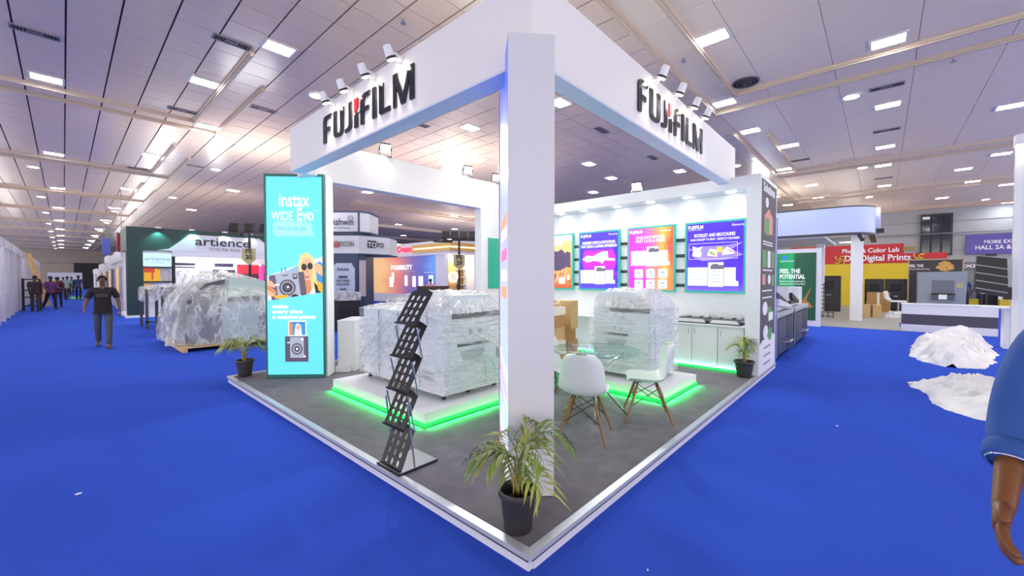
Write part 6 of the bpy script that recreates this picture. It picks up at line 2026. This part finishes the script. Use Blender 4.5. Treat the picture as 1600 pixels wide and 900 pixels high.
        if sleeve == 'long':
            shirt_n += [(elb, .058), (elb.lerp(wr, .9), .044)]
            shirt_e += [(b + 2, b + 3), (b + 3, b + 4)]
    for (hip, kne, ank), sx in zip(raw, (-1, 1)):
        hip, kne, ank = hip + up, kne + up, ank + up
        i1 = node(hip, .075); i2 = node(kne, .056); i3 = node(ank, .04)
        i4 = node(ank + V3(sx * .01, .10, -.045), (.036, .026))
        edge(iP, i1); edge(i1, i2); edge(i2, i3); edge(i3, i4)
        b = len(tr_n)
        tr_n += [(hip - V3(0, 0, .05), .092), (hip.lerp(kne, .5), .084), (kne, .07), (kne.lerp(ank, .6), .062), (ank + V3(0, 0, .015), .058)]
        tr_e += [(0, b), (b, b + 1), (b + 1, b + 2), (b + 2, b + 3), (b + 3, b + 4)]
    skin_mesh('body', N, E, t, SK, 2, [iP] + hands)
    K = lambda L_: [(p * k, tuple(q * k for q in r) if isinstance(r, tuple) else r * k) for p, r in L_]
    sh_o = skin_mesh('shirt', K(shirt_n), shirt_e, t, SM, 2, 1)
    skin_mesh('trousers', K(tr_n), tr_e, t, TM, 2, 0)
    for (hip, kne, ank), sx in zip(raw, (-1, 1)):
        a = (ank + up) * k
        mb = MB()
        pr = [(-.075, .0, .046), (-.06, .055, .05), (.0, .09, .048), (.07, .06, .05), (.14, .04, .048), (.185, .02, .03)]
        o_ = len(mb.v)
        zb = -.075
        for y, z, w in pr:
            mb.v += [a + V3(-w, y, zb) * k, a + V3(-w * .9, y, zb + z * .7) * k, a + V3(0, y, zb + z + .01) * k, a + V3(w * .9, y, zb + z * .7) * k, a + V3(w, y, zb) * k]
        for q in range(5):
            for i in range(4):
                mb.f.append((q * 5 + i, q * 5 + i + 1, q * 5 + i + 6, q * 5 + i + 5)); mb.m.append(0)
            mb.f.append((q * 5, q * 5 + 5, q * 5 + 9, q * 5 + 4)); mb.m.append(0)
        mb.f += [(0, 1, 2, 3, 4), (29, 28, 27, 26, 25)]; mb.m += [0, 0]
        obj('shoe', mb, SHOE, t, smooth='auto')
    # face and hair
    def at(x, y, z):
        return (mid + V3(x, y, z)) * k
    if hair:
        hb = MB()
        n_ = 18
        o_ = 0
        for q in range(9):
            ph_ = pi / 2 - (pi * .62) * q / 8
            for i in range(n_):
                th = 2 * pi * i / n_
                front = max(0, sin(th))
                ph2 = max(ph_, .72 * front ** .6 + (-.55) * (1 - front ** .6))
                hb.v.append(at(.085 * cos(ph2) * cos(th), -.004 + .104 * cos(ph2) * sin(th), .018 + .098 * sin(ph2)))
        for q in range(8):
            for i in range(n_):
                hb.f.append((q * n_ + i, (q + 1) * n_ + i, (q + 1) * n_ + (i + 1) % n_, q * n_ + (i + 1) % n_)); hb.m.append(0)
        obj('hair', hb, HAIRM, t, smooth=True)
    fc = MB()
    fc.add([at(-.014, .085, -.035), at(.014, .085, -.035), at(0, .118, -.034), at(0, .086, .012)], [(0, 1, 2), (0, 2, 3), (1, 3, 2), (0, 3, 1)])
    obj('nose', fc, SK, t, smooth=True)
    for sx in (-1, 1):
        obj('ear', MB().ball(at(sx * .08, -.005, -.01), (.012 * k, .022 * k, .032 * k), 8), SK, t, smooth=True)
        obj('eye', MB().ball(at(sx * .03, .086, .008), (.012 * k, .006 * k, .006 * k), 8), mat('eye_dark', '#2a201c', .3), t)
        obj('eyebrow', MB().box(tuple(at(sx * .03, .088, .028) - V3(.018, .006, .003) * k), tuple(at(sx * .03, .088, .028) + V3(.018, .006, .003) * k)), HAIRM, t)
    obj('mouth', MB().ball(at(0, .088, -.058), (.022 * k, .006 * k, .006 * k), 8), mat('lip_brown', '#6e3a30', .5), t, smooth=True)
    if logo:
        obj('moustache', MB().ball(at(0, .092, -.044), (.028 * k, .008 * k, .007 * k), 8), HAIRM, t, smooth=True)
        obj('shirt_print', MB().box((-.10 * k, (.125 + belly) * k, 1.22 * k + dz), (.10 * k, (.135 + belly) * k, 1.29 * k + dz)), mat('faded_print', '#4a3c44', .8), t)
    return t
def face(dx, dy):
    return atan2(dy, dx) - pi / 2
person((-1.10, 12.3, 0), face(-.1, -1), 1.73, 'stout man walking toward us in a black t-shirt and grey jeans', '#1c1216', '#4a505e', '#6a4632', legs=((.30, .12), (-.22, .30)), arms=((.05, .30, .35), (.18, .28, .75)), belly=.035, logo=True, head=0)
person((-2.68, 29.6, 0), face(.1, 1), 1.78, 'person standing in a dark brown shirt and olive trousers, left in the aisle', '#3a2a2c', '#4a3f2e', '#5a3c2a', legs=((.05, .0), (-.08, .05)), arms=((.1, .05, .5), (.1, .05, .5)))
person((-2.2, 31.4, 0), face(.6, -1), 1.78, 'person stepping in a purple checked shirt and black trousers', '#6a3a7a', '#2a2228', '#5a3c2a', legs=((.35, .3), (-.3, .3)), arms=((.4, .1, .9), (.1, .1, .8)), sleeve='long')
person((-1.95, 33.6, 0), face(-.2, 1), 1.72, 'person with dark hair in maroon half hidden behind the purple shirt', '#5a2430', '#2a2630', '#5a3c2a', legs=((.0, .0), (-.1, .1)))
person((-1.58, 44.4, 0), face(.3, 1), 1.82, 'person bending in a pale green shirt farther down the aisle', '#8fa69c', '#4a3a2a', '#5a3c2a', lean=.2, legs=((.2, .1), (-.2, .3)))
person((-.95, 45.0, 0), face(.1, 1), 1.88, 'person walking away in a dark blue shirt down the aisle', '#3a4878', '#1e2030', '#5a3c2a', legs=((.2, .05), (-.15, .2)))
person((-1.75, 54.0, 0), face(.1, -1), 1.75, 'small far person in a dark red shirt behind the green shirt', '#6a2a2c', '#2a2630', '#5a3c2a', legs=((.1, .0), (-.1, .1)))
person((-1.2, 57.0, 0), face(.1, 1), 1.8, 'small far person in grey behind the aisle group', '#6a7070', '#2a2630', '#5a3c2a', legs=((.1, .0), (-.1, .1)))
person((-2.25, 60.0, 0), face(.1, 1), 1.75, 'small far person in a yellow shirt beside the white stands', '#d0c070', '#2a2428', '#5a3c2a', legs=((.1, .0), (-.1, .1)))
person((-4.3, 22.3, 0), face(.9, .2), 1.72, 'person in dark clothes inside the nearest white shell stand', '#2a4a3a', '#22222a', '#4a3024', legs=((.0, .0), (.0, .0)))
person((10.7, 15.4, 0), face(.6, .9), 1.62, 'person in a pink top among the machines before the colour wall', '#d88a90', '#3a3038', '#4a3024', legs=((.0, .0), (.0, .0)))
person((12.7, 15.6, 0), face(.9, -.4), 1.62, 'person in olive seen sideways near the golden stand', '#4a5a48', '#3a3038', '#4a3024', legs=((.0, .0), (.0, .0)))
person((31.2, -4.75, 0), face(.9, .1), 1.72, 'person in a dark blue shirt with back turned near the doorway', '#2f2f7a', '#20202c', '#4a3024', legs=((.05, .0), (-.05, .0)), lean=.15)
person((31.5, -5.45, 0), face(.8, .4), 1.66, 'person in a pale pink shirt bending near the doorway', '#d8c0c4', '#3a3238', '#4a3024', lean=.45, legs=((.05, .0), (-.05, .0)))
# the man at the right edge: blue shirt, cuff rolled to the elbow, chrome ring standing in for the cuff's glint, pale trousers
m = person((.30, -1.985, 0), face(-.98, .19), 1.79, 'man in a denim-blue shirt cut off by the right picture edge', '#2f57a0', '#9aa6b8', '#7a4a26', legs=((.05, .05), (-.05, .05)), arms=((.05, .10, .20), (.16, .14, .62)), belly=.03, sleeve='three')
(sh_, el_, wr_), kk = LASTARM[-1], 1.79 / 1.72
dr_ = (wr_ - el_).normalized()
obj('cuff_glint', MB().lathe([(.050, -.005), (.054, 0), (.050, .005), (.047, 0), (.050, -.005)], el_.lerp(wr_, .50) * kk, 20, ax=dr_.to_track_quat('Z', 'Y').to_matrix()), CHROME, m, smooth=True, label='thin silver ring standing in for the glint of the cuff edge')
obj('cuff', MB().lathe([(.056, -.03), (.063, -.02), (.063, .02), (.054, .028)], el_.lerp(wr_, .38) * kk, 20, ax=(wr_ - el_).normalized().to_track_quat('Z', 'Y').to_matrix()), MATS['cloth_2f57a0'], m, smooth=True)
for z in (.98, 1.08, 1.18, 1.28):
    obj('button', MB().cyl((0, .135, z * kk), (0, .150, z * kk), .008, n=10), mat('button_pale', '#c9ccd2', .3), m)
obj('placket', MB().box((-.018, .10, .95 * kk), (.018, .138, 1.36 * kk)), MATS['cloth_2f57a0'], m)
